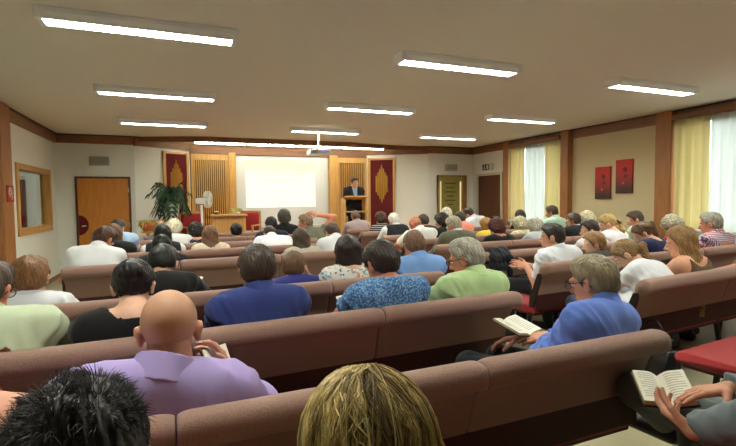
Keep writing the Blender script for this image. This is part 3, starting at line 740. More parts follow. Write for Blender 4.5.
def relax(V, Q, it=1, w=.5):
    for _ in range(it):
        acc = np.zeros_like(V); cnt = np.zeros(len(V))
        for a, b in ((0, 1), (1, 2), (2, 3), (3, 0)):
            np.add.at(acc, Q[:, a], V[Q[:, b]]); np.add.at(cnt, Q[:, a], 1); np.add.at(acc, Q[:, b], V[Q[:, a]]); np.add.at(cnt, Q[:, b], 1)
        V = V*(1-w)+w*acc/np.maximum(cnt, 1)[:, None]
    return V
def rotm(pitch, yaw, roll=0):
    # head turned: pitch>0 looks down, yaw>0 looks to its left, roll>0 tilts to its right
    M = Matrix.Rotation(yaw, 3, 'Z') @ Matrix.Rotation(-pitch, 3, 'X') @ Matrix.Rotation(roll, 3, 'Y')
    return np.array(M)
SKIN = {}
def skin(rgb):
    k = 'skin_%d_%d_%d' % rgb
    if k not in MATS:
        m = mat(k, rgb, rough=.55, var=.06, vscale=30, spec=.35); b = m.node_tree.nodes['Principled BSDF']
    return MATS[k]
def hairm(rgb, rgb2=None, rough=.45):
    k = 'hair_%d_%d_%d' % rgb
    return mat(k, rgb, rough=rough, bump=.5, bscale=60, var=.3, vscale=26, stretch=(2.4, 2.4, .5), spec=.35, rgb2=rgb2)
def cloth(rgb): return mat('cloth_%d_%d_%d' % rgb, rgb, rough=.85, bump=.12, bscale=500, kind='weave', spec=.2, sheen=.1)
def limb(S, Wp, l1, l2, pole):
    S = np.asarray(S, float); Wp = np.asarray(Wp, float); d = Wp-S; L = np.linalg.norm(d)
    if L > (l1+l2)*.985: Wp = S+d/L*(l1+l2)*.985; d = Wp-S; L = np.linalg.norm(d)
    a = (l1*l1-l2*l2+L*L)/(2*L); h = math.sqrt(max(0, l1*l1-a*a)); u = d/L; p = np.asarray(pole, float); p = p-u*(p@u); p /= max(1e-6, np.linalg.norm(p))
    return S+u*a+p*h, Wp
def hand(F, Wr, d, n, side, s=1.0, curl=.5, thumb=True, k=.004):
    """palm, four unequal fingers and a thumb; d: wrist to knuckles, n: out of the back of the hand"""
    d = np.asarray(d, float); d /= np.linalg.norm(d); n = np.asarray(n, float); n = n-d*(n@d); n /= np.linalg.norm(n); x = np.cross(d, n)*side
    rm = max(1.0, F.vox*.62/.008) if F.vox > .008 else 1.0
    kn = []
    for i, (o, l) in enumerate(((.030, .084), (.010, .088), (-.011, .084), (-.030, .076))):
        K = Wr+(d*l+x*o)*s; kn.append(K); F.cone(Wr+(d*.012+x*o*.55)*s, K, .015*s, .0125*s, .012)
    L = ((.040, .026, .020), (.045, .029, .021), (.041, .027, .021), (.032, .021, .019))
    for i in range(4):
        p = kn[i]; a = curl*.55+.05*i; sp = (.10, .02, -.05, -.14)[i]
        dd = d+x*sp
        for j in range(3):
            v = dd*math.cos(a)-n*math.sin(a); v /= np.linalg.norm(v); q = p+v*L[i][j]*s
            F.cone(p, q, (.0098-.0012*j)*s*rm, (.0088-.0012*j)*s*rm, k); p = q; a += curl*(.75, .6, .4)[j]
    if thumb:
        b = Wr+(d*.022+x*.030-n*.004)*s; v = d*.55+x*.80-n*.35; v /= np.linalg.norm(v); p = b+v*.042*s
        F.cone(Wr+(d*.02+x*.015)*s, b, .015*s, .014*s, .010); F.cone(b, p, .0135*s, .0105*s, .008)
        v2 = d*.85+x*.35-n*.45; v2 /= np.linalg.norm(v2); q = p+v2*.030*s; F.cone(p, q, .0105*s*rm, .0095*s*rm, k); F.cone(q, q+(v2*.9-n*.3)*.024*s, .0098*s*rm, .0078*s*rm, k)
def hair_line(y, lift=0.0):
    return np.interp(y, [-.13, -.085, -.05, -.02, .015, .04, .06, .075, .10], [-.074, -.070, -.055, -.022, -.028, .035, .062, .076, .086])+lift
EYE = {}
def eye_mesh(iris):
    if iris not in EYE:
        b = MB().ball((0, 0, 0), .0125, 14, 9); b.ball((0, .0062, 0), (.0068, .0068, .0068), 12, 8, 1)
        me = bpy.data.meshes.new('eye'); me.from_pydata(b.v, [], b.f); me.polygons.foreach_set('material_index', b.mi); me.polygons.foreach_set('use_smooth', [True]*len(me.polygons))
        me.materials.append(mat('eye_white', (228, 224, 216), rough=.25)); me.materials.append(mat('iris_%s' % iris, {'brown': (52, 32, 20), 'blue': (70, 96, 120)}[iris], rough=.2)); EYE[iris] = me
    return EYE[iris]
QUAL = 1.0
def person(label, head, row, hair, top, pitch=15, yaw=0, roll=0, w=1.0, s=1.0, fat=1.0, sex='m', vox=.012, hip=None, arms=None, sleeve='short', pants=(34, 34, 40),
           skin_rgb=(206, 152, 124), neck='shirt', glasses=None, eyes='brown', shoes=(26, 22, 20), group=None, hunch=.035, turn=0.0, stand=False, legs=None, hv=None, fine=(), strands=None, shx=0.0, name='person', fold=1.0, bumpy=None, beard=None, curl=.55, legvox=None, hipdx=0.0, inner=None, over=None, dz=-.03):
    """head: world centre of the head; the figure sits on pew `row` (y, slope) or stands"""
    vox *= QUAL; y0, sl = row; ang = math.atan(sl)+turn
    hx, hy, hz = head; hz += dz; head = (hx, hy, hz)
    if stand: H0 = Vector((hx, hy-.02, stand if stand is not True else 0))
    elif hip: H0 = Vector((hip[0], hip[1], 0))
    else:
        px = hx+hipdx; H0 = Vector((px, y0+sl*px+.325+.12*max(0, fat-1), 0))
    root = thing(name, label, 'person', tuple(H0), ang, group)
    Wm = Matrix.Translation(H0) @ Matrix.Rotation(ang, 4, 'Z'); Wi = Wm.inverted()
    loc = lambda p: np.array(Wi @ Vector(p))
    Hc = loc(head); Rh = rotm(R(pitch), R(yaw), R(roll)); hl = lambda p: Hc+Rh @ (np.asarray(p, float)*s)
    hipz = .90 if stand else .605
    P0 = np.array((0, 0, hipz)); A = hl((0, -.022, -.05)); sp = math.sin(R(pitch))
    N = A+np.array((0, -.025-.085*sp, -(.078 if sex == 'm' else .088)*s*(1-.6*sp))); N[0] -= (A[0]-0)*.25
    vec = N-P0; B = lambda t: P0+vec*t+np.array((0, -hunch, 0))*4*t*(1-t)
    X = np.array((1.0, 0, 0)); ux = vec/np.linalg.norm(vec); X = X-ux*(X@ux)*.7; X /= np.linalg.norm(X)
    shw = .178*w; S = {q: B(.875)+X*q*shw+np.array((0, .005, shx*q)) for q in (-1, 1)}
    ul, fl = .285*(.5+.5*w), .255*(.5+.5*w)
    AR = {}
    arms = dict(arms or {})
    for q, nm in ((-1, 'L'), (1, 'R')):
        a = arms.get(nm, {})
        if 'w' in a: wp = loc(a['w'])
        elif 'l' in a: wp = np.array(a['l'], float)
        elif stand: wp = np.array((q*.22, .05, .78))
        else: wp = np.array((q*.13, .33, .70))
        pole = a.get('pole', (q*.55, -.55, -.45)); E, wp = limb(S[q], wp, ul, fl, pole)
        hd = np.asarray(a['d'], float) if 'd' in a else (wp-E)*.6+np.array((-q*.12, .1, -.03)); hn = np.asarray(a.get('n', (q*.25, -.1, 1)), float)
        AR[q] = (S[q], E, wp, hd, hn, a.get('curl', curl))
    LG = {}
    for q in (-1, 1):
        hp = P0+np.array((q*.09, .02, -.015))
        if stand: kn = hp+np.array((q*.02, .02, -.43)); an = kn+np.array((0, -.02, -.39))
        else: kn = np.array((q*.12, .47, .56)); an = np.array((q*.13, .43+.10*(q > 0), .085))
        if legs and q in legs: kn, an = [np.array(v, float) for v in legs[q]]
        LG[q] = (hp, kn, an)
    LV = legvox or max(vox, .014)
    pts = [Hc+v for v in ((.16, .16, .16), (-.16, -.16, -.2))]+[v for q in AR for v in (AR[q][0]+.09, AR[q][1]+.09, AR[q][2]+.17, AR[q][0]-.09, AR[q][1]-.09, AR[q][2]-.17)]+[v for q in LG for v in (LG[q][1]+.1, LG[q][2]-.1, LG[q][1]-.1, LG[q][2]+np.array((.08, .24, 0)))]+[P0-np.array((.25, .2, 0)), P0+np.array((.25, .2, 0))]
    lo, hi = np.min(pts, 0)-.03, np.max(pts, 0)+.03
    # ---------- the body, one continuous surface
    fineb = [(hl((0, 0, 0))-.14, hl((0, 0, 0))+.14, min(vox, hv or vox))]+list(fine)
    Fd = Field(lo, hi, LV if False else vox, fineb if hv else fine)
    def torso(F, g, k=.05, low=True):
        if low: F.cone(P0-X*.085*w, P0+X*.085*w, (.112*fat+g), (.112*fat+g), k)
        F.cone(B(.30)-X*.06*w, B(.30)+X*.06*w, .112*fat*(.5+.5*w)+g, .112*fat*(.5+.5*w)+g, k)
        F.cone(B(.64)-X*.085*w, B(.64)+X*.085*w, .112*(.4+.6*w)*(.5+.5*fat)+g, .112*(.4+.6*w)*(.5+.5*fat)+g, k)
        F.cone(B(.85)-X*.10*w, B(.85)+X*.10*w, .078+g, .078+g, k)
        if sex == 'm' and fat > 1: F.ell(B(.22)+np.array((0, .06*fat, 0)), (.12*fat+g,)*3, k)
        if sex == 'f':
            for q in (-1, 1): F.ell(B(.66)+X*q*.075+np.array((0, .095, -.01)), (.066+g,)*3, .03)
        for q in (-1, 1): F.cone(N+np.array((0, -.005, -.01)), S[q], .046+g, .050+g, k)
    def arm(F, q, g, to=2.0, k=.025):
        a, e, wr, *_ = AR[q]
        m = .5+.5*w
        if to <= 1: F.cone(a, e, .056*m+g, (.046*m+g)*1.06, k, flat=to)
        else:
            F.cone(a, e, .056*m+g, .043*m+g, k); F.cone(e, wr, .042*m+g, (.027*m+g), k, flat=(to-1) if to < 2 else None)
    def leg(F, q, g, foot=True, k=.03):
        h, kn, an = LG[q]; F.cone(h, kn, .084*fat**.5+g, .060+g, k); F.cone(kn, an, .056+g, .038+g, k)
    torso(Fd, 0)
    for q in (-1, 1):
        arm(Fd, q, 0); _, _, wr, hd, hn, cu = AR[q]; hand(Fd, wr, hd, hn, -q, s=.5+.5*w, curl=cu)
        leg(Fd, q, 0); an = LG[q][2]; fd = np.array((q*.03, .17, -.045)); Fd.cone(an-np.array((0, .02, .03)), an+fd, .038, .026, .02)
    Fd.cone(N+np.array((0, .0, -.03)), A, .058*(.5+.5*w)*s, .052*(.5+.5*w)*s, .035)
    # head
    M = Rh
    E_ = lambda c, r, k=.012, sub=False: Fd.ell(hl(c), np.array(r)*s, k*s, M, sub)
    C_ = lambda a, b, ra, rb, k=.01: Fd.cone(hl(a), hl(b), ra*s, rb*s, k*s)
    E_((0, -.012, .030), (.075, .094, .086)); E_((0, .024, -.038), (.060, .064, .080), .02); C_((-.03, .035, -.085), (.03, .035, -.085), .030, .030, .025); C_((0, .062, -.098), (0, .060, -.097), .019, .019, .02)
    if vox <= .012 or hv:
        E_((-.031, .094, .004), (.017, .013, .012), .012, True); E_((.031, .094, .004), (.017, .013, .012), .012, True)
        C_((-.045, .076, .021), (.045, .076, .021), .011, .011, .012)
        C_((-.012, .087, -.062), (.012, .087, -.062), .0075, .0075, .006); C_((-.010, .085, -.071), (.010, .085, -.071), .008, .008, .006)
    C_((0, .086, .006), (0, .108, -.030), .008, .0125, .01); C_((-.011, .094, -.036), (.011, .094, -.036), .009, .009, .008)
    for q in (-1, 1):
        E_((q*.078, -.012, -.010), (.011, .020, .032), .008); E_((q*.087, -.016, .004), (.008, .014, .018), .006)
        if vox <= .010: E_((q*.089, -.006, -.006), (.006, .008, .014), .006, True)
    V, Q = Fd.mesh(); np_obj('body', V, Q, skin(skin_rgb), root)
    bodyname = root.children[-1] if root.children else None
    HM = Matrix.Translation(Vector(Hc)) @ Matrix([[float(c)*s for c in r] for r in Rh]).to_4x4()
    for q in (-1, 1):
        o = bpy.data.objects.new('eye', eye_mesh(eyes)); COL.objects.link(o); o.parent = root; o.matrix_local = HM @ Matrix.Translation((q*.031, .078, .004))
    # ---------- clothes
    kind, tm = top
    tl, th = np.minimum(np.min(pts, 0), lo), hi
    F = Field((lo[0], lo[1], .40 if not stand else .75), (hi[0], hi[1], N[2]+.10), vox, [f for f in fine])
    g = .014 if kind != 'jacket' else .024
    torso(F, g)
    to = {'none': 0, 'cap': .30, 'short': .72, 'three': 1.35, 'long': 1.97}[sleeve]
    if to:
        for q in (-1, 1): arm(F, q, g*.95+.004*(sleeve == 'short'), to)
    if kind == 'jacket':
        F.cone(N+np.array((0, .10, 0)), B(.38)+np.array((0, .165*fat, 0)), .070, .012, .008, sub=True)
        G = Field((-.28, -.24, hipz-.02), (.28, .30, N[2]+.10), max(vox, .012)); torso(G, .013, low=False)
        G.cone(N+np.array((0, .006, -.02)), A+np.array((0, .01, .03)), .062, .07, .008, sub=True); G.clip(lambda P: hipz-P[2]+0*P[0]+0*P[1]); V, Q = G.mesh()
        np_obj('shirt', V, Q, inner or cloth((226, 228, 232)), root)
    if neck == 'scoop': F.ell(N+np.array((0, .025, .0)), (.115*w, .10, .085), .012, sub=True)
    elif neck == 'low': F.ell(N+np.array((0, .0, .02)), (.15*w, .13, .10), .012, sub=True)
    else: F.cone(N+np.array((0, .006, -.02)), A+np.array((0, .01, .03)), .062*s*(.5+.5*w), .07*s, .008, sub=True)
    if neck in ('shirt', 'tee'):
        F.ell(N+np.array((0, .075, -.015)), (.03, .05, .05), .01, sub=True)
    if sleeve == 'none':
        for q in (-1, 1): F.ell(S[q]+X*q*.022, (.082, .105, .12), .008, sub=True)
    hem = (.53 if not stand else .82)
    F.clip(lambda P: hem-P[2]+0*P[0]+0*P[1])
    if vox <= .013: F.noise(lambda P: (folds(P, .016*fold, 44)-.0095*fold)*np.clip((np.sqrt((P[0]-N[0])**2+(P[1]-N[1])**2+(P[2]-N[2])**2)-(.12 if neck not in ('scoop', 'low') else .17))/.08, .04, 1))
    V, Q = F.mesh(); V = relax(V, Q, 3) if neck in ('scoop', 'low') and len(V) else V; np_obj({'jacket': 'jacket', 'dress': 'dress', 'blouse': 'blouse', 'vest': 'vest', 'tee': 'top', 'shirt': 'shirt'}[kind], V, Q, tm, root)
    if neck == 'shirt':
        F = Field(N-.16, N+np.array((.16, .16, .17)), max(.0045, vox*.5)); ca = N+np.array((0, .004, -.015)); cb = A+np.array((0, .008, .0)); dd = cb-ca; L = np.linalg.norm(dd)
        r0 = .066*s*(.5+.5*w)
        def sh(P):
            t = ((P[0]-ca[0])*dd[0]+(P[1]-ca[1])*dd[1]+(P[2]-ca[2])*dd[2])/L/L
            rad = np.sqrt((P[0]-ca[0]-t*dd[0])**2+(P[1]-ca[1]-t*dd[1])**2+(P[2]-ca[2]-t*dd[2])**2)
            zt = t*L; ring = np.maximum(np.abs(rad-(r0+.0125-.10*np.clip(zt, -.02, .06)))-.0065, np.maximum(-.012-zt, zt-(.068-.25*np.clip(P[1]-ca[1], 0, .2))))
            return np.maximum(ring, (P[1]-ca[1]-.045)-np.abs(P[0]-ca[0])*1.2)
        F.F = sh(F.pts((slice(None),)*3)).astype(np.float32); V, Q = F.mesh()
        if len(V): np_obj('collar', relax(V, Q, 1), Q, tm if kind != 'jacket' and kind != 'vest' else cloth((222, 222, 226)), root)
    if over:
        G = Field((-.30, -.30, hipz-.06), (.30, .34, N[2]+.10), max(vox, .010)); torso(G, .024)
        for q in (-1, 1): G.ell(S[q]+X*q*.06, (.06, .10, .12), .01, sub=True)
        G.cone(N+np.array((0, .03, -.02)), A+np.array((0, .01, .03)), .09, .09, .008, sub=True); G.cone(N+np.array((0, .10, 0)), B(.5)+np.array((0, .16*fat, 0)), .06, .012, .008, sub=True)
        G.clip(lambda P: (hipz-.04)-P[2]+0*P[0]+0*P[1]); V, Q = G.mesh(); np_obj('vest', V, Q, over, root)
    pm = cloth(tuple(pants)) if not isinstance(pants, bpy.types.Material) else pants
    F = Field((min(LG[-1][1][0], LG[1][1][0], -.1)-.20, -.20, lo[2]), (max(LG[-1][1][0], LG[1][1][0], .1)+.20, hi[1], hipz+.26), LV)
    F.cone(P0-X*.085*w, P0+X*.085*w, .118*fat, .118*fat, .05)
    for q in (-1, 1):
        h, kn, an = LG[q]; F.cone(h, kn, .092*fat**.5, .070, .03); F.cone(kn, an, .068, .054, .03, flat=.97)
    if sex == 'f' and kind == 'dress': F.cone(LG[-1][0]+(LG[-1][1]-LG[-1][0])*.2, LG[1][0]+(LG[1][1]-LG[1][0])*.9, .09, .09, .05)
    F.clip(lambda P: P[2]-(hipz+.075)-3*np.maximum(0, P[1]-.14)+0*P[0])
    if LV < .014: F.noise(lambda P: folds(P, .006*fold, 24))
    V, Q = F.mesh(); np_obj('skirt' if kind == 'dress' else 'trousers', V, Q, tm if kind == 'dress' else pm, root)
    for q in (-1, 1):
        an = LG[q][2]; F = Field(an+np.array((-.10, -.13, -.10)), an+np.array((.12, .27, .04)), .014); fd = np.array((q*.03, .17, -.045))
        F.cone(an+np.array((0, -.035, -.04)), an+fd, .046, .036, .03); F.cone(an, an+np.array((0, -.02, -.02)), .044, .044, .03)
        zz = an[2]-.078; F.clip(lambda P: zz-P[2]+0*P[0]+0*P[1]); V, Q = F.mesh()
        if len(V): np_obj('shoe', V, Q, mat('shoe_leather', shoes, rough=.35), root)
    # ---------- hair, glasses
    style, hrgb = hair[0], hair[1]; hm = hairm(hrgb, *(hair[2:3])) if style != 'stubble' else mat('stubble_%d_%d_%d' % hrgb, hrgb, rough=.6, var=.05, vscale=12)
    fall = Rh.T @ np.array((0, -.10, -1.0)); fall /= np.linalg.norm(fall)
    hvx = min(vox*.8, hv or .009); ext = .62 if style in ('long', 'pony', 'lowpony') else .34
    F = Field((-.19, -.30 if ext > .5 or style == 'bun' else -.19, -.20 if ext < .5 else -ext), (.19, .16 if fall[1] < .55 else .32, .19), hvx)
    th = {'bald': .005, 'stubble': .0035, 'crop': .008, 'short': .014, 'thick': .018, 'curly': .036, 'bob': .020, 'long': .018, 'pony': .012, 'lowpony': .013, 'bun': .014, 'perm': .030, 'spiky': .016}[style]
    cap = lambda g, k=.01: F.ell((0, -.012, .030), (.075+g, .094+g, .086+g), k)
    cap(th)
    if style in ('short', 'thick', 'spiky', 'crop', 'curly', 'perm'):
        F.ell((0, -.052, -.012), (.064+th*.6, .048+th*.6, .066), .03)
        if style in ('thick', 'short'): F.ell((.015, .035, .085), (.055, .05, .03+th*.4), .03)
    longish = style in ('bob', 'long')
    if style in ('curly', 'perm'): F.ell((0, -.06, -.02), (.08+th*.5, .06+th*.5, .075), .03)
    lift = {'bald': 0, 'curly': -.03, 'perm': -.02, 'bun': .004, 'pony': .0}.get(style, 0)
    def cut(P):
        x, y, z = P
        return (hair_line(y, lift)-z)*.75+0*x
    F.clip(cut)
    if style in ('short', 'thick', 'crop', 'stubble', 'spiky', 'bun', 'pony', 'lowpony', 'bald'):
        for q in (-1, 1): F.ell((q*.085, -.010, -.014), (.022, .026, .036), .006, sub=True)
    if style == 'bald':
        F.clip(lambda P: (P[2]-(.022-.25*np.abs(P[1]+.03)))+0*P[0]+0*P[1])
    f3 = lambda t, b: np.array(b)+fall*t
    if style == 'bob':
        ln = hair[3] if len(hair) > 3 else .17
        for x, y, r in ((-.070, -.01, .026), (.070, -.01, .026), (-.058, -.055, .036), (.058, -.055, .036), (0, -.078, .042), (-.03, -.07, .04), (.03, -.07, .04)):
            b = np.array((x, y, .02)); F.cone(b, b+fall*ln+np.array((0, .0, 0)), r, r*.95, .02)
    if style == 'long':
        ln = hair[3] if len(hair) > 3 else .32
        for x, y, r in ((-.070, -.012, .024), (.070, -.012, .024), (-.058, -.055, .032), (.058, -.055, .032), (0, -.078, .036), (-.03, -.072, .034), (.03, -.072, .034)):
            b = np.array((x, y, .02)); m = b+fall*.16+np.array((x*.25, -.02, 0)); F.cone(b, m, r, r*1.0, .025); F.cone(m, m+fall*(ln-.1)+np.array((-x*.1, -.012, 0)), r, r*.55, .025)
    if style in ('pony', 'lowpony'):
        ln = hair[3] if len(hair) > 3 else .26; z0 = .035 if style == 'pony' else -.02
        b = np.array((0, -.108, z0)); o_ = b+np.array((0, -.035, -.005)); F.cone((0, -.09, z0), o_, .030, .020, .02)
        mid = o_+fall*.12+np.array((0, -.025, 0)); F.cone(o_, mid, .022, .030, .02); F.cone(mid, mid+fall*ln, .030, .010, .02)
    if style == 'bun': F.ell((0, -.115, .045), (.052, .040, .046), .015)
    na = {'curly': .012, 'perm': .007, 'bald': .001, 'stubble': .0006}.get(style, .0035)
    if style in ('curly', 'perm'):
        F.noise(lambda P: na*(np.sin(85*P[0]+2*np.sin(60*P[2]))*np.sin(80*P[1]+1.5)*np.sin(90*P[2]+2*np.sin(70*P[0])))*1.6)
    else:
        def strandy(P):
            th_ = np.arctan2(P[0], -P[1]-.02); return na*(np.sin(th_*34+6*np.sin(P[2]*18)+3)*.6+np.sin(th_*71+4*np.sin(P[2]*30))*.5+.6*np.sin(P[2]*55+th_*5))
        F.noise(strandy)
    V, Q = F.mesh()
    if len(V):
        ho = np_obj('hair', V, Q, hm, root, HM)
    if style in ('pony', 'lowpony') and len(hair) > 4:
        t = MB(); z0 = .035 if style == 'pony' else -.02
        t.tube([(.027*math.cos(a), -.132+.012*math.sin(a), z0-.004+.027*math.sin(a)) for a in np.linspace(0, 2*math.pi, 15)], .012, 7)
        o = t.build('hair_tie', cloth(hair[4]), root, smooth=True); o.matrix_local = HM
    if beard:
        F = Field((-.10, -.02, -.16), (.10, .14, .02), min(.008, vox)); F.ell((0, .026, -.05), (.066, .070, .076), .01); F.clip(lambda P: np.maximum(P[2]+.045-.15*np.abs(P[0]), .02-P[1])+0*P[0])
        F.ell((0, .094, -.064), (.03, .02, .012), .006, sub=True); V, Q = F.mesh()
        if len(V): np_obj('beard', V, Q, hairm(beard), root, HM)
    if glasses:
        t = MB()
        for q in (-1, 1):
            t.tube([(q*.033+.026*math.cos(a)*1.05, .104, .002+.019*math.sin(a)) for a in np.linspace(0, 2*math.pi, 17)], .0022, 6)
            t.tube([(q*.060, .102, .010), (q*.076, .085, .010), (q*.086, .0, .008), (q*.088, -.022, -.004), (q*.084, -.034, -.022)], .0024, 6)
        t.tube([(-.008, .106, .006), (0, .109, .009), (.008, .106, .006)], .002, 6)
        o = t.build('glasses', mat('glasses_frame', glasses, rough=.3), root, smooth=True); o.matrix_local = HM
    return root, dict(H=HM, W=Wm, S=S, AR=AR, Rh=Rh, Hc=Hc, N=N, s=s)
# ------------------------------------------------------------------ who sits where
def LR(i): return LROWS[i]
def RR(i): return (RROWS[i]-.09*2.97, .09)
BLK, DKB, BRN, LBR, GRY, WHT = (20, 17, 16), (44, 32, 25), (84, 58, 38), (128, 98, 60), (142, 138, 128), (206, 204, 194)
WS = ('shirt', cloth((226, 228, 232))); WB = ('blouse', cloth((224, 224, 222)))
DT = (30, 30, 36)
TAN = (206, 152, 124); FAIR = (220, 172, 146); RUD = (204, 134, 108); OLV = (184, 128, 98)
near = dict(vox=.009, hv=.006); mid = dict(vox=.011); far = dict(vox=.014); vfar = dict(vox=.016)
# --- the row of the camera
pA, iA = person('man with short spiky black hair seen from behind at the bottom left corner', (-.147, .75, 1.085), LR(0), ('spiky', (24, 21, 20)), ('tee', cloth((40, 40, 46))), dz=0, pitch=22, yaw=8, w=1.0, s=1.0, sleeve='short', neck='tee', skin_rgb=TAN, vox=.009, hv=.004)
pB, iB = person('blonde woman with darker roots seen from behind at the bottom centre', (.262, .66, 1.055), LR(0), ('long', (176, 150, 92), None, .36), ('blouse', cloth((120, 110, 96))), dz=0, pitch=20, w=.88, sex='f', neck='scoop', sleeve='short', skin_rgb=FAIR, vox=.009, hv=.005, s=1.0)
person('woman in a red sleeveless top whose bare shoulder shows at the left edge', (-.45, 1.10, 1.25), LR(0), ('bob', DKB), ('tee', cloth((170, 26, 30))), dz=0, pitch=20, w=1.0, fat=1.1, sex='f', neck='scoop', sleeve='none', skin_rgb=(222, 156, 128), vox=.009, hip=(-.47, .80))
gj = cloth((112, 120, 124))
pC, iC = person('man in a grey jacket with legs crossed, reading a thick book at the lower right', (1.98, .98, 1.20), (.50, .02), ('short', GRY), ('jacket', gj), dz=0, pitch=30, w=1.08, fat=1.12, sleeve='long', neck='shirt', skin_rgb=(196, 138, 110), vox=.009, hip=(1.95, .80), pants=(98, 106, 102),
       legs={1: ((.10, .50, .56), (.12, .48, .085)), -1: ((-.20, .54, .665), (.16, .66, .40))},
       arms={'L': {'w': (1.47, .935, .735), 'd': (.25, .9, .08), 'n': (-.55, .1, -.8), 'curl': .6}, 'R': {'w': (1.745, .997, .80), 'd': (-.95, .5, -.12), 'n': (.1, .1, 1), 'curl': .25}},
       fine=[(np.array((-.48, .10, .60)), np.array((.05, .60, .95)), .0045)])
# --- second row
person('man with a shaved head in a lavender shirt, seen from behind', (-.045, 1.51, 1.08), LR(1), ('stubble', (194, 146, 118)), ('shirt', mat('lavender_cloth', (170, 152, 210), rough=.8, bump=.12, bscale=500, kind='weave', sheen=.1)), dz=0, pitch=14, yaw=0, w=1.16, fat=1.08, s=1.02, hipdx=-.11, sleeve='long', skin_rgb=(202, 146, 120), pants=DT,
       arms={'L': {'l': (-.16, .34, .66)}, 'R': {'w': (.15, 1.82, .795), 'd': (-.35, .35, .85), 'n': (.8, .5, .2), 'curl': .6}}, fine=[(np.array((.05, .15, .75)), np.array((.36, .48, 1.06)), .006)], **near)
person('grey-haired man with glasses in a bright blue shirt holding an open book', (1.775, 1.60, 1.105), LR(1), ('short', (138, 124, 98)), ('shirt', cloth((100, 128, 208))), pitch=14, yaw=6, turn=.16, hipdx=-.13, w=1.03, fat=1.06, s=1.01, sleeve='three', skin_rgb=(204, 144, 116), pants=(36, 40, 44), glasses=(40, 30, 26), eyes='blue',
       arms={'L': {'w': (1.76, 1.84, .735), 'd': (-.5, .8, .05), 'n': (-.1, -.3, 1), 'curl': .35}}, fine=[(np.array((-.42, .25, .62)), np.array((-.08, .62, .86)), .005)], **near)
# --- third row
person('man in a light green shirt with glasses, cut by the left edge', (-.755, 2.34, 1.14), LR(2), ('short', (70, 56, 46)), ('shirt', cloth((192, 204, 172))), pitch=18, yaw=-12, w=1.18, fat=1.15, sleeve='short', glasses=(30, 28, 28), skin_rgb=RUD, **near)
person('woman with pinned-up black hair in a black scoop-neck top', (-.215, 2.36, 1.11), LR(2), ('bun', (22, 20, 20)), ('blouse', cloth((24, 23, 26))), pitch=22, yaw=-6, w=.98, fat=1.05, sex='f', neck='scoop', sleeve='three', skin_rgb=FAIR, **near)
person('dark-haired man in a plain navy blue shirt, seen from behind', (.345, 2.38, 1.15), LR(2), ('thick', (56, 42, 32)), ('shirt', cloth((48, 60, 116))), pitch=10, w=1.04, sleeve='long', skin_rgb=OLV, pants=DT, **near)
person('dark-haired person in a blue shirt with a small white pattern', (1.05, 2.42, 1.13), LR(2), ('thick', (44, 32, 26)), ('shirt', pattern_mat('blue_print', [(0, (52, 92, 142)), (.46, (84, 126, 174)), (.56, (136, 168, 200))], 95, 'noise')), pitch=24, yaw=12, w=1.02, fat=1.1, s=1.06, sleeve='short', neck='tee', skin_rgb=RUD, **near)
person('grey-haired man with glasses in a pale green polo shirt', (1.665, 2.48, 1.12), LR(2), ('short', (160, 154, 140)), ('shirt', cloth((176, 202, 146))), pitch=18, yaw=34, w=1.02, fat=1.12, s=1.05, sleeve='short', glasses=(30, 28, 30), skin_rgb=RUD, **near)
# --- fourth row
person('light-brown-haired boy in a white shirt with a dark collar line at the far left', (-.85, 3.30, 1.05), LR(3), ('thick', (122, 84, 52)), ('shirt', cloth((222, 224, 232))), pitch=6, w=.92, s=1.06, sleeve='short', skin_rgb=FAIR, **near)
person('black-haired person in a black t-shirt bending over a sheet of paper', (-.13, 3.50, 1.06), LR(3), ('thick', (22, 19, 19)), ('tee', cloth((24, 23, 25))), pitch=42, yaw=-14, w=.96, s=1.1, neck='tee', sleeve='short', skin_rgb=FAIR, arms={'R': {'w': (.06, 3.72, .80), 'd': (.3, .8, .2), 'n': (.1, -.2, 1)}}, **mid)
person('boy in deep blue resting his cheek on his hand, half behind the navy shirt', (.775, 3.44, .99), LR(3), ('thick', (96, 68, 44)), ('shirt', cloth((44, 48, 116))), pitch=18, yaw=-20, w=.84, s=.98, sleeve='short', skin_rgb=FAIR, arms={'R': {'w': (.90, 3.56, .88), 'd': (-.3, -.1, .9), 'n': (.7, .3, .2)}}, **mid)
person('woman with a dark bob in a white flowered blouse', (1.19, 3.39, 1.09), LR(3), ('bob', (40, 26, 24), None, .17), ('blouse', pattern_mat('flower_print', [(0, (222, 222, 216)), (.44, (122, 160, 190)), (.56, (226, 224, 218)), (.72, (206, 150, 140)), (.78, (112, 140, 124)), (.83, (232, 230, 226)), (.95, (70, 90, 122))], 52)), pitch=14, yaw=-8, w=1.0, fat=1.2, s=1.05, sex='f', neck='scoop', sleeve='short', skin_rgb=FAIR, **mid)
person('man with close-cropped hair in a light blue shirt', (1.765, 3.38, 1.12), LR(3), ('crop', (112, 82, 62)), ('shirt', cloth((124, 164, 226))), pitch=16, yaw=-6, w=1.06, sleeve='long', skin_rgb=RUD, s=1.06, **mid)
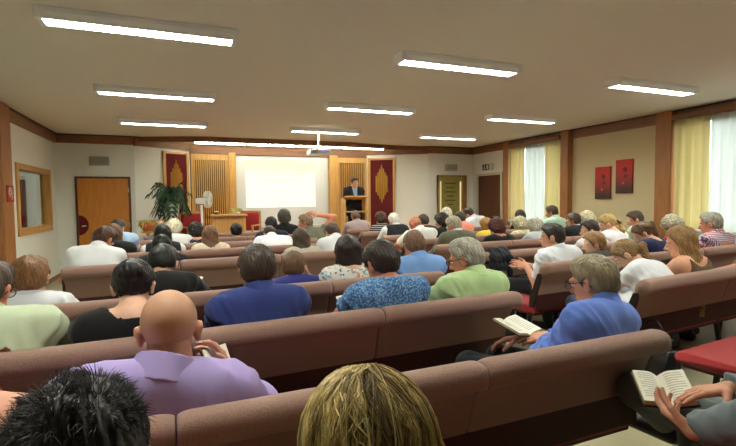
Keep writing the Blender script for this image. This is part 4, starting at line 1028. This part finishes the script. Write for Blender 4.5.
# --- fifth row on
person('man in a white shirt leaning to the right by the left door', (-.72, 5.22, 1.13), LR(4), ('short', (74, 50, 38)), WS, pitch=34, yaw=-40, roll=6, w=1.02, fat=1.06, sleeve='short', skin_rgb=RUD, hipdx=-.10, s=1.05, **far)
person('black-haired woman in a dark navy top just behind the black-haired reader', (-.20, 5.18, 1.03), LR(4), ('bob', (16, 15, 17), None, .12), ('blouse', cloth((26, 27, 40))), pitch=26, w=1.0, sex='f', sleeve='three', **far)
person('woman with long light-brown hair hanging straight down her back', (1.27, 5.26, 1.05), LR(4), ('long', (66, 50, 36), None, .36), ('blouse', cloth((180, 176, 160))), pitch=10, w=.88, sex='f', neck='scoop', **far)
person('dark-haired man in a white shirt bending forward beside the aisle', (1.70, 5.40, 1.10), LR(4), ('short', (70, 54, 42)), WS, pitch=40, w=.98, sleeve='short', **far)
person('woman with wavy brown hair in a black top behind the man leaning in white', (-.74, 6.04, 1.12), LR(5), ('bob', (104, 74, 50), None, .12), ('blouse', cloth((26, 26, 28))), pitch=22, w=.95, sex='f', sleeve='short', **far)
person('woman with long black hair in a dark vest over white sleeves', (-.22, 6.08, 1.10), LR(5), ('long', (14, 13, 15), None, .22), ('blouse', cloth((228, 228, 230))), over=cloth((24, 26, 36)), pitch=4, w=1.0, sex='f', sleeve='long', **far)
person('person in a white shirt bowed so low that only the back shows', (1.17, 6.72, .985), LR(5), ('short', (60, 46, 38)), ('shirt', cloth((232, 234, 238))), dz=0, pitch=66, w=1.08, fat=1.1, hunch=.16, **far)
person('woman with long wavy brown hair in a cream top', (.32, 6.12, 1.07), LR(5), ('long', (108, 76, 52), None, .26), ('blouse', cloth((210, 196, 172))), pitch=4, w=.92, sex='f', neck='scoop', sleeve='short', **far)
person('dark-haired man in a light blue shirt in front of the left door', (-.80, 6.98, 1.15), LR(6), ('short', (58, 48, 42)), ('shirt', cloth((170, 196, 228))), pitch=30, yaw=-25, w=1.05, **far)
person('white-haired woman in white, left of the black-haired person in a patterned top', (-.10, 6.98, 1.12), LR(6), ('perm', (206, 196, 172)), WB, pitch=18, yaw=-30, w=.95, sex='f', **far)
person('black curly-haired woman in a black and white patterned top', (.18, 7.00, 1.07), LR(6), ('perm', (24, 22, 22)), ('blouse', pattern_mat('black_white_print', [(0, (40, 42, 48)), (.5, (196, 198, 202)), (.75, (90, 92, 98))], 30)), pitch=12, w=.95, sex='f', neck='scoop', **far)
person('dark-haired person in a navy top next to the bowed white back', (1.26, 7.10, 1.13), LR(6), ('thick', (32, 30, 30)), ('tee', cloth((34, 36, 60))), pitch=8, w=1.0, neck='tee', **far)
person('man in an olive-grey shirt holding his raised hand behind his head', (1.80, 7.13, 1.15), LR(6), ('short', (120, 98, 74)), ('shirt', cloth((104, 104, 88))), pitch=10, yaw=60, w=1.15, fat=1.1, s=1.08, sleeve='long', skin_rgb=RUD, hipdx=.10, vox=.012,
       arms={'R': {'w': (1.98, 7.08, 1.24), 'd': (-.8, .1, .35), 'n': (.3, -.6, .6), 'pole': (1, -.2, .45)}})
person('person with dark round hair in a maroon top before the communion table', (.83, 7.95, 1.00), LR(7), ('thick', (26, 22, 22)), ('tee', cloth((78, 34, 40))), pitch=2, w=.9, neck='tee', s=1.04, **far)
person('fair-haired woman at the front left, before the terracotta bowl', (-.32, 7.87, 1.06), LR(7), ('perm', (150, 118, 74)), ('blouse', cloth((90, 86, 90))), pitch=14, w=.9, sex='f', **vfar)
person('woman with a grey-brown round haircut in a black top before the screen', (1.64, 7.98, 1.21), LR(7), ('bob', (72, 70, 62), None, .06), ('shirt', cloth((28, 28, 30))), pitch=4, w=.98, sex='f', s=1.15, sleeve='long', **far)
# --- right block, front to back
person('man in a pale mauve shirt at the front, just below the lectern', (3.20, 8.62, 1.16), RR(8), ('short', (112, 92, 74)), ('shirt', cloth((176, 160, 162))), pitch=16, w=1.1, hip=(3.22, 8.68), **far)
person('brown-haired woman in a black and white striped top', (3.45, 7.95, 1.14), RR(7), ('perm', (72, 46, 34)), ('blouse', plaid_mat('stripes', (28, 28, 30), (28, 28, 30), (176, 172, 168), 9)), pitch=6, w=.92, sex='f', **far)
person('white-haired person in a black vest with white sleeves', (3.27, 6.98, 1.15), RR(6), ('short', (206, 202, 194)), ('shirt', cloth((230, 230, 230))), over=cloth((34, 36, 40)), pitch=16, w=1.1, fat=1.1, sleeve='long', **far)
person('bald sunburnt man in a white shirt bending over the aisle with his elbow out', (3.23, 6.14, 1.12), RR(5), ('bald', (150, 120, 96)), ('shirt', cloth((234, 234, 230))), pitch=32, yaw=18, w=1.15, fat=1.15, sleeve='short', skin_rgb=(198, 118, 92), hipdx=.06, s=1.05, arms={'L': {'l': (-.16, .30, .68), 'pole': (-1, -.25, -.2)}}, **far)
person('dark-haired person half hidden behind the bald bent man', (3.86, 7.04, 1.12), RR(6), ('short', (64, 54, 44)), ('tee', cloth((52, 50, 50))), pitch=14, w=.95, neck='tee', **vfar)
person('grey-haired man in an olive jacket', (3.38, 5.33, 1.14), RR(4), ('short', (152, 142, 122)), ('jacket', cloth((92, 92, 74))), pitch=20, yaw=14, w=1.15, sleeve='long', skin_rgb=RUD, s=1.05, **far)
person('woman with dark curly hair in a black top, left of the olive jacket', (3.73, 6.22, 1.15), RR(5), ('perm', (38, 28, 26)), ('blouse', cloth((24, 24, 26))), pitch=10, yaw=30, w=.9, sex='f', **far)
person('woman with short dark grey hair in a salmon pink top', (4.66, 7.12, 1.15), RR(6), ('short', (64, 58, 54)), ('blouse', cloth((226, 142, 124))), pitch=14, w=.92, sex='f', **vfar)
person('man in a white shirt leaning left in front of the brown exit door', (5.52, 8.12, 1.19), RR(7), ('short', (66, 48, 38)), WS, pitch=30, yaw=20, roll=-14, w=1.1, hipdx=.16, **vfar)
person('white-haired woman below the gold notice board', (4.97, 8.10, 1.19), RR(7), ('perm', (216, 206, 186)), ('blouse', cloth((150, 140, 132))), pitch=14, w=.9, sex='f', **vfar)
person('auburn-haired woman in a bright yellow top', (4.60, 6.28, 1.06), RR(5), ('bob', (150, 104, 50), None, .08), ('blouse', cloth((226, 200, 66))), pitch=14, w=.92, sex='f', **far)
person('woman with curly dark red hair in a black top', (4.13, 5.40, 1.08), RR(4), ('perm', (72, 30, 24)), ('blouse', cloth((20, 20, 22))), pitch=14, w=1.08, fat=1.15, s=1.05, sex='f', neck='scoop', sleeve='three', **far)
person('woman with a grey permed bob in a pale patterned blouse', (5.35, 6.36, 1.04), RR(5), ('perm', (180, 172, 142)), ('blouse', pattern_mat('pale_print', [(0, (196, 196, 160)), (.5, (168, 178, 140)), (.75, (210, 204, 180))], 30)), pitch=14, w=1.0, fat=1.1, s=1.1, sex='f', **far)
person('person with dark hair and dark top below the far window', (6.13, 7.27, 1.15), RR(6), ('bob', (48, 44, 38), None, .05), ('blouse', cloth((30, 32, 32))), pitch=10, yaw=-20, w=.95, sex='f', **vfar)
person('grey-haired person in a pale blue-grey shirt, left of the young man with the booklet', (4.88, 5.46, 1.07), RR(4), ('perm', (168, 164, 148)), ('shirt', cloth((178, 188, 196))), pitch=14, w=1.02, fat=1.05, **far)
person('tall dark-haired man in a mint green shirt before the far window', (6.13, 6.44, 1.24), RR(5), ('short', (60, 46, 38)), ('shirt', cloth((182, 214, 196))), pitch=14, yaw=24, w=1.05, sleeve='short', skin_rgb=RUD, **far)
person('man with receding dark hair in a black jacket', (5.74, 5.57, 1.14), RR(4), ('short', (66, 56, 44)), ('jacket', cloth((30, 32, 36))), pitch=4, yaw=28, w=1.08, sleeve='long', skin_rgb=OLV, **far)
person('white-haired woman with her head down, right of the black jacket', (6.09, 5.62, 1.15), RR(4), ('perm', (216, 204, 172)), WB, pitch=26, yaw=20, w=.9, sex='f', **far)
person('young dark-haired man in a white shirt holding a booklet on his knee', (3.30, 3.46, 1.125), RR(2), ('short', (40, 32, 30)), ('shirt', cloth((226, 230, 238))), pitch=6, yaw=36, w=1.08, s=1.06, sleeve='short', skin_rgb=(204, 146, 120), pants=(30, 32, 36), hipdx=.05,
       arms={'L': {'w': (3.19, 3.68, .785), 'd': (-.6, .6, .25), 'n': (-.7, -.5, .5), 'curl': .6, 'pole': (-.2, -.6, -.8)}, 'R': {'w': (3.30, 3.80, .78), 'd': (-.85, .4, .15), 'n': (.2, .4, 1), 'curl': .5}}, vox=.010, hv=.007, fine=[(np.array((-.60, .14, .62)), np.array((.05, .65, 1.0)), .006)])
person('dark-haired young man in a white shirt turned to the left, behind the sandy-haired boy', (4.98, 4.56, 1.07), RR(3), ('thick', (48, 34, 28)), WS, pitch=8, yaw=52, w=1.0, s=1.05, skin_rgb=FAIR, **mid)
person('sandy-haired boy with a dark collar looking to the left', (3.92, 3.53, 1.02), RR(2), ('thick', (140, 104, 62)), ('shirt', cloth((70, 66, 62))), pitch=12, yaw=48, w=.8, s=1.02, skin_rgb=FAIR, **mid)
person('blonde woman in white with a ponytail held by a dark hair tie', (5.37, 4.62, 1.14), RR(3), ('lowpony', (176, 148, 92), None, .10, (24, 22, 26)), ('blouse', cloth((232, 232, 236))), pitch=22, yaw=40, w=.98, s=1.08, sex='f', neck='scoop', skin_rgb=FAIR, **mid)
person('dark-haired man in a pale green shirt beside the wall post', (5.98, 4.68, 1.18), RR(3), ('short', (64, 52, 42)), ('shirt', cloth((194, 214, 176))), pitch=18, yaw=44, w=.95, skin_rgb=RUD, **mid)
person('girl with a long brown ponytail in a navy and white top', (4.80, 3.66, 1.09), RR(2), ('pony', (96, 68, 44), None, .46), ('blouse', cloth((36, 42, 84))), pitch=40, yaw=40, w=.85, s=1.05, sex='f', neck='scoop', skin_rgb=FAIR, **mid)
person('grey-haired woman in a red top bending forward, left of the plaid shirt', (5.34, 3.70, 1.15), RR(2), ('perm', (150, 142, 120)), ('blouse', cloth((176, 48, 44))), pitch=36, yaw=-24, w=.95, sex='f', **mid)
person('grey-haired man in a blue, red and white plaid shirt', (6.10, 3.74, 1.16), RR(2), ('short', (146, 142, 130)), ('shirt', plaid_mat('plaid', (214, 216, 222), (64, 84, 140), (178, 72, 78), 15)), pitch=10, yaw=14, w=1.2, fat=1.1, s=1.15, sleeve='long', skin_rgb=RUD, **mid)
person('woman with very long brown to blonde hair and bare shoulders', (3.83, 2.58, 1.12), RR(1), ('long', (136, 102, 60), None, .52), ('tee', cloth((110, 84, 60))), pitch=14, yaw=26, w=.92, s=1.06, sex='f', neck='low', sleeve='none', skin_rgb=(220, 164, 134), **near)
person('girl in a white top bending over her lap, fair hair tied low', (3.36, 2.70, 1.03), RR(1), ('lowpony', (124, 98, 62), None, .04), ('blouse', cloth((226, 228, 234))), pitch=48, yaw=30, w=.77, hipdx=-.05, s=1.0, sex='f', neck='scoop', sleeve='long', hunch=.12, skin_rgb=FAIR, pants=(70, 76, 92), arms={'L': {'l': (-.17, .38, .60)}, 'R': {'l': (.02, .40, .60)}}, **near)
person('person at the right edge with a hand laid along the pew back', (4.95, 2.66, 1.16), RR(1), ('thick', DKB), ('shirt', cloth((90, 90, 96))), pitch=12, w=1.0, skin_rgb=(214, 152, 122), sleeve='short', arms={'L': {'w': (4.46, 2.42, .93), 'd': (-1, -.05, .05), 'n': (0, -.1, 1), 'curl': .25}}, **mid)
# --- the speaker
person('speaker in a dark suit and light blue shirt standing behind the lectern', (3.70, 9.98, PZ+1.585), (9.98, 0), ('short', (58, 44, 36)), ('jacket', cloth((30, 32, 40))), dz=0, pitch=12, w=1.0, stand=PZ, turn=math.pi, inner=cloth((150, 182, 220)), sleeve='long', skin_rgb=FAIR, pants=(26, 27, 33), vox=.011,
       arms={'L': {'w': (3.86, 9.80, PZ+1.25), 'd': (.0, -1, -.05), 'n': (0, 0, 1), 'pole': (-.2, -.3, -1)}, 'R': {'w': (3.54, 9.84, PZ+1.25), 'd': (0, -1, -.05), 'n': (0, 0, 1), 'pole': (.2, -.3, -1)}})
# ------------------------------------------------------------------ strands for the two heads nearest the camera
def hat(m): return [hairm(c) for c in m]
def strand_mesh(paths, r0, mis, mats, name, root, M):
    b = MB(); 
    for p, mi, r in zip(paths, mis, r0): b.tube(p, [r*(1-.75*i/(len(p)-1)) for i in range(len(p))], 3, mi)
    me = bpy.data.meshes.new(name); me.from_pydata(b.v, [], b.f); me.polygons.foreach_set('material_index', b.mi); me.polygons.foreach_set('use_smooth', [True]*len(me.polygons))
    for m in mats: me.materials.append(m)
    o = bpy.data.objects.new(name, me); COL.objects.link(o); o.parent = root; o.matrix_local = M; return o
rr = random.Random(21); pth = []; mi = []; rad = []
for i in range(5200):
    while True:
        v = Vector((rr.gauss(0, 1), rr.gauss(0, 1), rr.gauss(0, 1))).normalized(); p = Vector((v.x*.088, v.y*.107-.012, v.z*.099+.030))
        if p.z > hair_line(p.y) and not (abs(p.x) > .07 and -.04 < p.y < .02 and p.z < .02): break
    nrm = Vector((v.x/.088, v.y/.107, v.z/.099)).normalized()
    sw = Vector((math.sin(9*v.x+3), .55 if v.z > .45 else -.3, -.9 if v.z < .45 else .1)); sw = (sw-nrm*sw.dot(nrm))
    clump = Vector((math.sin(31*v.x+7*v.y), math.sin(27*v.y+5*v.z), math.sin(29*v.z+4*v.x)))*.45
    d = (nrm*(.42 if v.z > .3 else .20)+sw*.55+clump+Vector((rr.gauss(0, .22), rr.gauss(0, .22), rr.gauss(0, .22)))).normalized()
    l = rr.uniform(.014, .027)*(1.1 if v.z > .3 else .7); q = p-nrm*.004
    pth.append([q, q+d*l*.5, q+d*l*.85+sw*l*.15, q+d*l+sw*l*.32]); mi.append(rr.choice((0, 0, 0, 1))); rad.append(rr.uniform(.0006, .0011))
strand_mesh(pth, rad, mi, hat([(30, 26, 25), (58, 52, 50)]), 'hair_strands', pA, iA['H'])
fall = Vector(iB['Rh'].T @ np.array((0, -.03, -1.0))).normalized(); pth = []; mi = []; rad = []
for i in range(6500):
    ph = rr.uniform(-math.pi, math.pi)                    # 0 = back of the head
    if abs(ph) > 2.35: continue
    y0 = rr.uniform(-.055, .05); gr = rr.uniform(0, 1); lift = .010+.022*gr
    bn = random.Random(int((ph+2.35)/4.7*64)); pts = []; wob = bn.uniform(0, 6.28)+rr.gauss(0, .25); wf = bn.uniform(1.5, 3.5)+rr.gauss(0, .12); wa = bn.uniform(.003, .014)*rr.uniform(.7, 1.2); tht0 = rr.uniform(.02, .30) if rr.random() < .75 else rr.uniform(.3, 1.2)
    for k in range(7):
        th = tht0+(1.62-tht0)*k/6
        rx, ry, rz = .078+lift, .096+lift, .088+lift
        sg = math.sin(th); x = rx*sg*math.sin(ph); y = -ry*sg*math.cos(ph)-.012+y0*math.exp(-3*th); z = rz*math.cos(th)+.030
        pts.append(Vector((x, y, z))+Vector((math.cos(ph), math.sin(ph), 0))*wa*math.sin(wob+wf*k*.35))
    e = pts[-1]; out = Vector((math.sin(ph), -math.cos(ph), 0))
    ln = rr.uniform(.16, .34)
    for k in range(1, 7):
        t = k/6; pts.append(e+fall*ln*t+out*(.030*math.sin(t*2.2)*(.4+gr))+Vector((math.cos(ph), math.sin(ph), 0))*wa*2.2*math.sin(wob+wf*(2.1+k*.5))*t**.5)
    pth.append(pts); rad.append(rr.uniform(.0005, .0013)); side = abs(ph)
    c = rr.random(); root_dark = tht0 < .16 and rr.random() < .35
    lock = math.sin(ph*13+1)+.7*math.sin(ph*29+2)+.5*math.sin(ph*6)*1.2+rr.gauss(0, .45)+(-.5 if side < .6 else .35)
    mi.append(2 if (root_dark and side < 1.0) or lock < -1.05 else (0 if lock > .1 else 1))
strand_mesh(pth, rad, mi, hat([(226, 202, 138), (192, 166, 106), (122, 100, 66)]), 'hair_strands', pB, iB['H'])
# darker roots along the parting
pth = []; mi = []; rad = []
for i in range(420):
    s_ = rr.choice((-1, 1)); y0 = rr.uniform(-.085, .06); z0 = .030+.100*math.sqrt(max(0, 1-((y0+.012)/.108)**2)); l = rr.uniform(.02, .065)
    a = Vector((s_*.002, y0, z0+.012)); dn = Vector((s_*rr.uniform(.5, 1), rr.uniform(-.75, -.1), -.25)).normalized()
    pts = [a+dn*l*t+Vector((0, 0, -l*.5*t*t+.004*math.sin(t*3))) for t in (0, .33, .66, 1)]
    pth.append(pts); mi.append(rr.choice((0, 1))); rad.append(rr.uniform(.0009, .0016))
strand_mesh(pth, rad, mi, hat([(104, 86, 56), (78, 64, 46)]), 'root_strands', pB, iB['H'])

# ------------------------------------------------------------------ books, papers, bags
M_cover = mat('dark_book_cover', (52, 26, 30), rough=.5)
M_edge = mat('page_edges', (206, 196, 150), rough=.8)
M_print = mat('printed_lines', (176, 174, 166), rough=.9)
def open_book(label, c, rz, tilt, roll, w, h, t, group='open books', lines=True):
    r = thing('book', label, 'book', c, rz, group); r.rotation_euler = (tilt, roll, rz)
    MB().add([(-w-.006, -h/2-.005, .012), (0, -h/2-.005, -.004), (w+.006, -h/2-.005, .012), (w+.006, h/2+.005, .012), (0, h/2+.005, -.004), (-w-.006, h/2+.005, .012)], [(0, 1, 4, 5), (1, 2, 3, 4)]).build('cover', M_cover, r).modifiers.new('t', 'SOLIDIFY').thickness = .004
    for q in (-1, 1):
        b = MB(); n = 8; top = []; bot = []
        for i in range(n+1):
            u = i/n; x = q*w*u; zb = .002+.014*u; zt = zb+t*(math.sin(min(1, u*2.2)*math.pi/2))*(1-.15*u)+.002; top.append((x, zt)); bot.append((x, zb))
        vs = [(x, -h/2, z) for x, z in top]+[(x, h/2, z) for x, z in top]+[(x, -h/2, z) for x, z in bot]+[(x, h/2, z) for x, z in bot]; m = n+1; fs = []; mm = []
        for i in range(n): fs.append((i, i+1, m+i+1, m+i))
        k1 = len(fs)
        for i in range(n): fs += [(2*m+i, 2*m+i+1, 3*m+i+1, 3*m+i), (i, i+1, 2*m+i+1, 2*m+i), (m+i, m+i+1, 3*m+i+1, 3*m+i)]
        fs.append((n, m+n, 3*m+n, 2*m+n))
        b.v = vs; b.f = fs; b.mi = [0]*k1+[1]*(len(fs)-k1); pg = b.build('page_block', [M_paper, M_edge], r)
        if lines:
            l = MB()
            for j in range(11):
                y = h*.40-j*h*.075; a0 = .18; a1 = .86-(.2 if j % 4 == 3 else 0)
                zz = lambda u: .002+.014*u+t*(math.sin(min(1, u*2.2)*math.pi/2))*(1-.15*u)+.0032
                for g in range(4):
                    u0 = a0+(a1-a0)*g/4; u1 = a0+(a1-a0)*(g+1)/4; l.add([(q*w*u0, y, zz(u0)), (q*w*u1, y, zz(u1)), (q*w*u1, y+h*.022, zz(u1)), (q*w*u0, y+h*.022, zz(u0))], [(0, 1, 2, 3)])
            o = l.build('print_lines', M_print, pg); o['kind'] = 'stuff'
    return r
open_book('open book in the hands of the man in the bright blue shirt', (1.665, 2.0, .768), R(18), R(16), R(4), .105, .17, .012)
open_book('thick open book held by the man in the grey jacket at the lower right', (1.635, 1.15, .750), R(-38), R(24), R(-6), .085, .15, .022)
open_book('white booklet in the hands of the bald man in lavender', (.10, 1.84, .872), R(30), R(60), R(0), .05, .075, .006, lines=False)
open_book('booklet held by the young man in the white shirt on the right', (3.16, 3.80, .755), R(30), R(15), R(0), .07, .12, .006, lines=False)
def sheet(label, c, e, w, h):
    r = thing('paper_sheet', label, 'paper', c, 0, 'loose sheets of paper'); r.rotation_euler = e
    vs = []; fs = []; n = 6
    for j in range(n+1):
        for i in range(n+1): vs.append((-w/2+w*i/n, -h/2+h*j/n, .006*math.sin(i/n*3.14)))
    for j in range(n):
        for i in range(n): a = j*(n+1)+i; fs.append((a, a+1, a+n+2, a+n+1))
    MB().add(vs, fs).build('page', M_paper, r, smooth=True).modifiers.new('t', 'SOLIDIFY').thickness = .0012
sheet('sheet of paper held by the bending black-haired reader', (.035, 3.80, .825), (R(35), R(8), R(-20)), .15, .21)
sheet('paper corner showing left of the blue patterned shirt', (.905, 2.66, .845), (R(40), 0, R(10)), .07, .10)
sheet('paper on the lap of the girl bending in white', (3.42, 3.02, .665), (R(10), R(5), R(20)), .15, .21)
def bag(label, c, rz, w, d, h, m, group=None):
    r = thing('bag', label, 'bag', c, rz, group)
    prof = [(-.5, 0), (-.55, .25), (-.50, .75), (-.30, 1.0), (.30, 1.0), (.50, .75), (.55, .25), (.5, 0)]
    MB().extrude_x([(y*d, z*h) for y, z in prof], -w/2, w/2, cap=.03).build('body', m, r, smooth=True)
    MB().tube([(-w*.3, 0, h*.97)]+[(-w*.3*math.cos(t), 0, h*.97+h*.45*math.sin(t)) for t in np.linspace(.3, 2.84, 9)]+[(w*.3, 0, h*.97)], .009, 8).build('handle', m, r, smooth=True)
    MB().box(-.02, .02, -d*.56, -d*.52, h*.55, h*.65).build('clasp', M_grey, r)
    return r
M_bag = mat('black_leather', (20, 18, 19), rough=.4, bump=.2, bscale=150)
bag('black bag standing on the floor by the end of the near right pew', (3.10, 2.26, 0), R(80), .34, .13, .42, M_bag, 'bags on the floor')
bag('dark bag on the floor under the near right pew', (4.3, 3.05, 0), R(10), .36, .16, .16, M_bag, 'bags on the floor')

# coats left on two pew ends
def coat(label, loc, rz, segs, hint):
    r = thing('coat', label, 'coat', loc, rz, 'dark coats on pew ends'); m = cloth((30, 31, 38))
    F = Field((-.30, -.28, .35), (.32, .34, 1.06), .010)
    for a, b, ra, rb in segs: F.cone(a, b, ra, rb, .05)
    F.noise(lambda P: folds(P, .016, 40)-.004); V, Q = F.mesh(); np_obj('coat_body', V, Q, m, r)
    F = Field((-.30, -.30, .35), (.32, .2, 1.06), .009); F.cone(hint[0], hint[1], .042, .034, .02); F.noise(lambda P: folds(P, .010, 44)); V, Q = F.mesh(); np_obj('sleeve', V, Q, m, r)
    return r
coat('dark navy coat draped over the pew end left of the young man with the booklet', (3.14, 4.09, 0), .08,
     [((-.09, .0, .90), (.10, .0, .90), .055, .06), ((-.10, .15, .62), (.11, .15, .60), .04, .05), ((-.10, .09, .80), (.11, .09, .80), .05, .05), ((-.10, -.055, .85), (.11, -.055, .85), .052, .052), ((-.10, -.07, .76), (.11, -.07, .74), .05, .05), ((-.09, -.07, .62), (.10, -.07, .60), .035, .03)], ((.08, -.10, .84), (.10, -.11, .52)))
coat('dark coat hanging off the pew end beside the man in light blue', (1.96, 3.16, 0), .05,
     [((.0, .0, .80), (.0, .12, .72), .045, .055), ((.01, .02, .60), (.02, .16, .52), .055, .05), ((.0, .0, .80), (.01, .04, .58), .05, .06)], ((.05, .02, .76), (.06, .04, .48)))
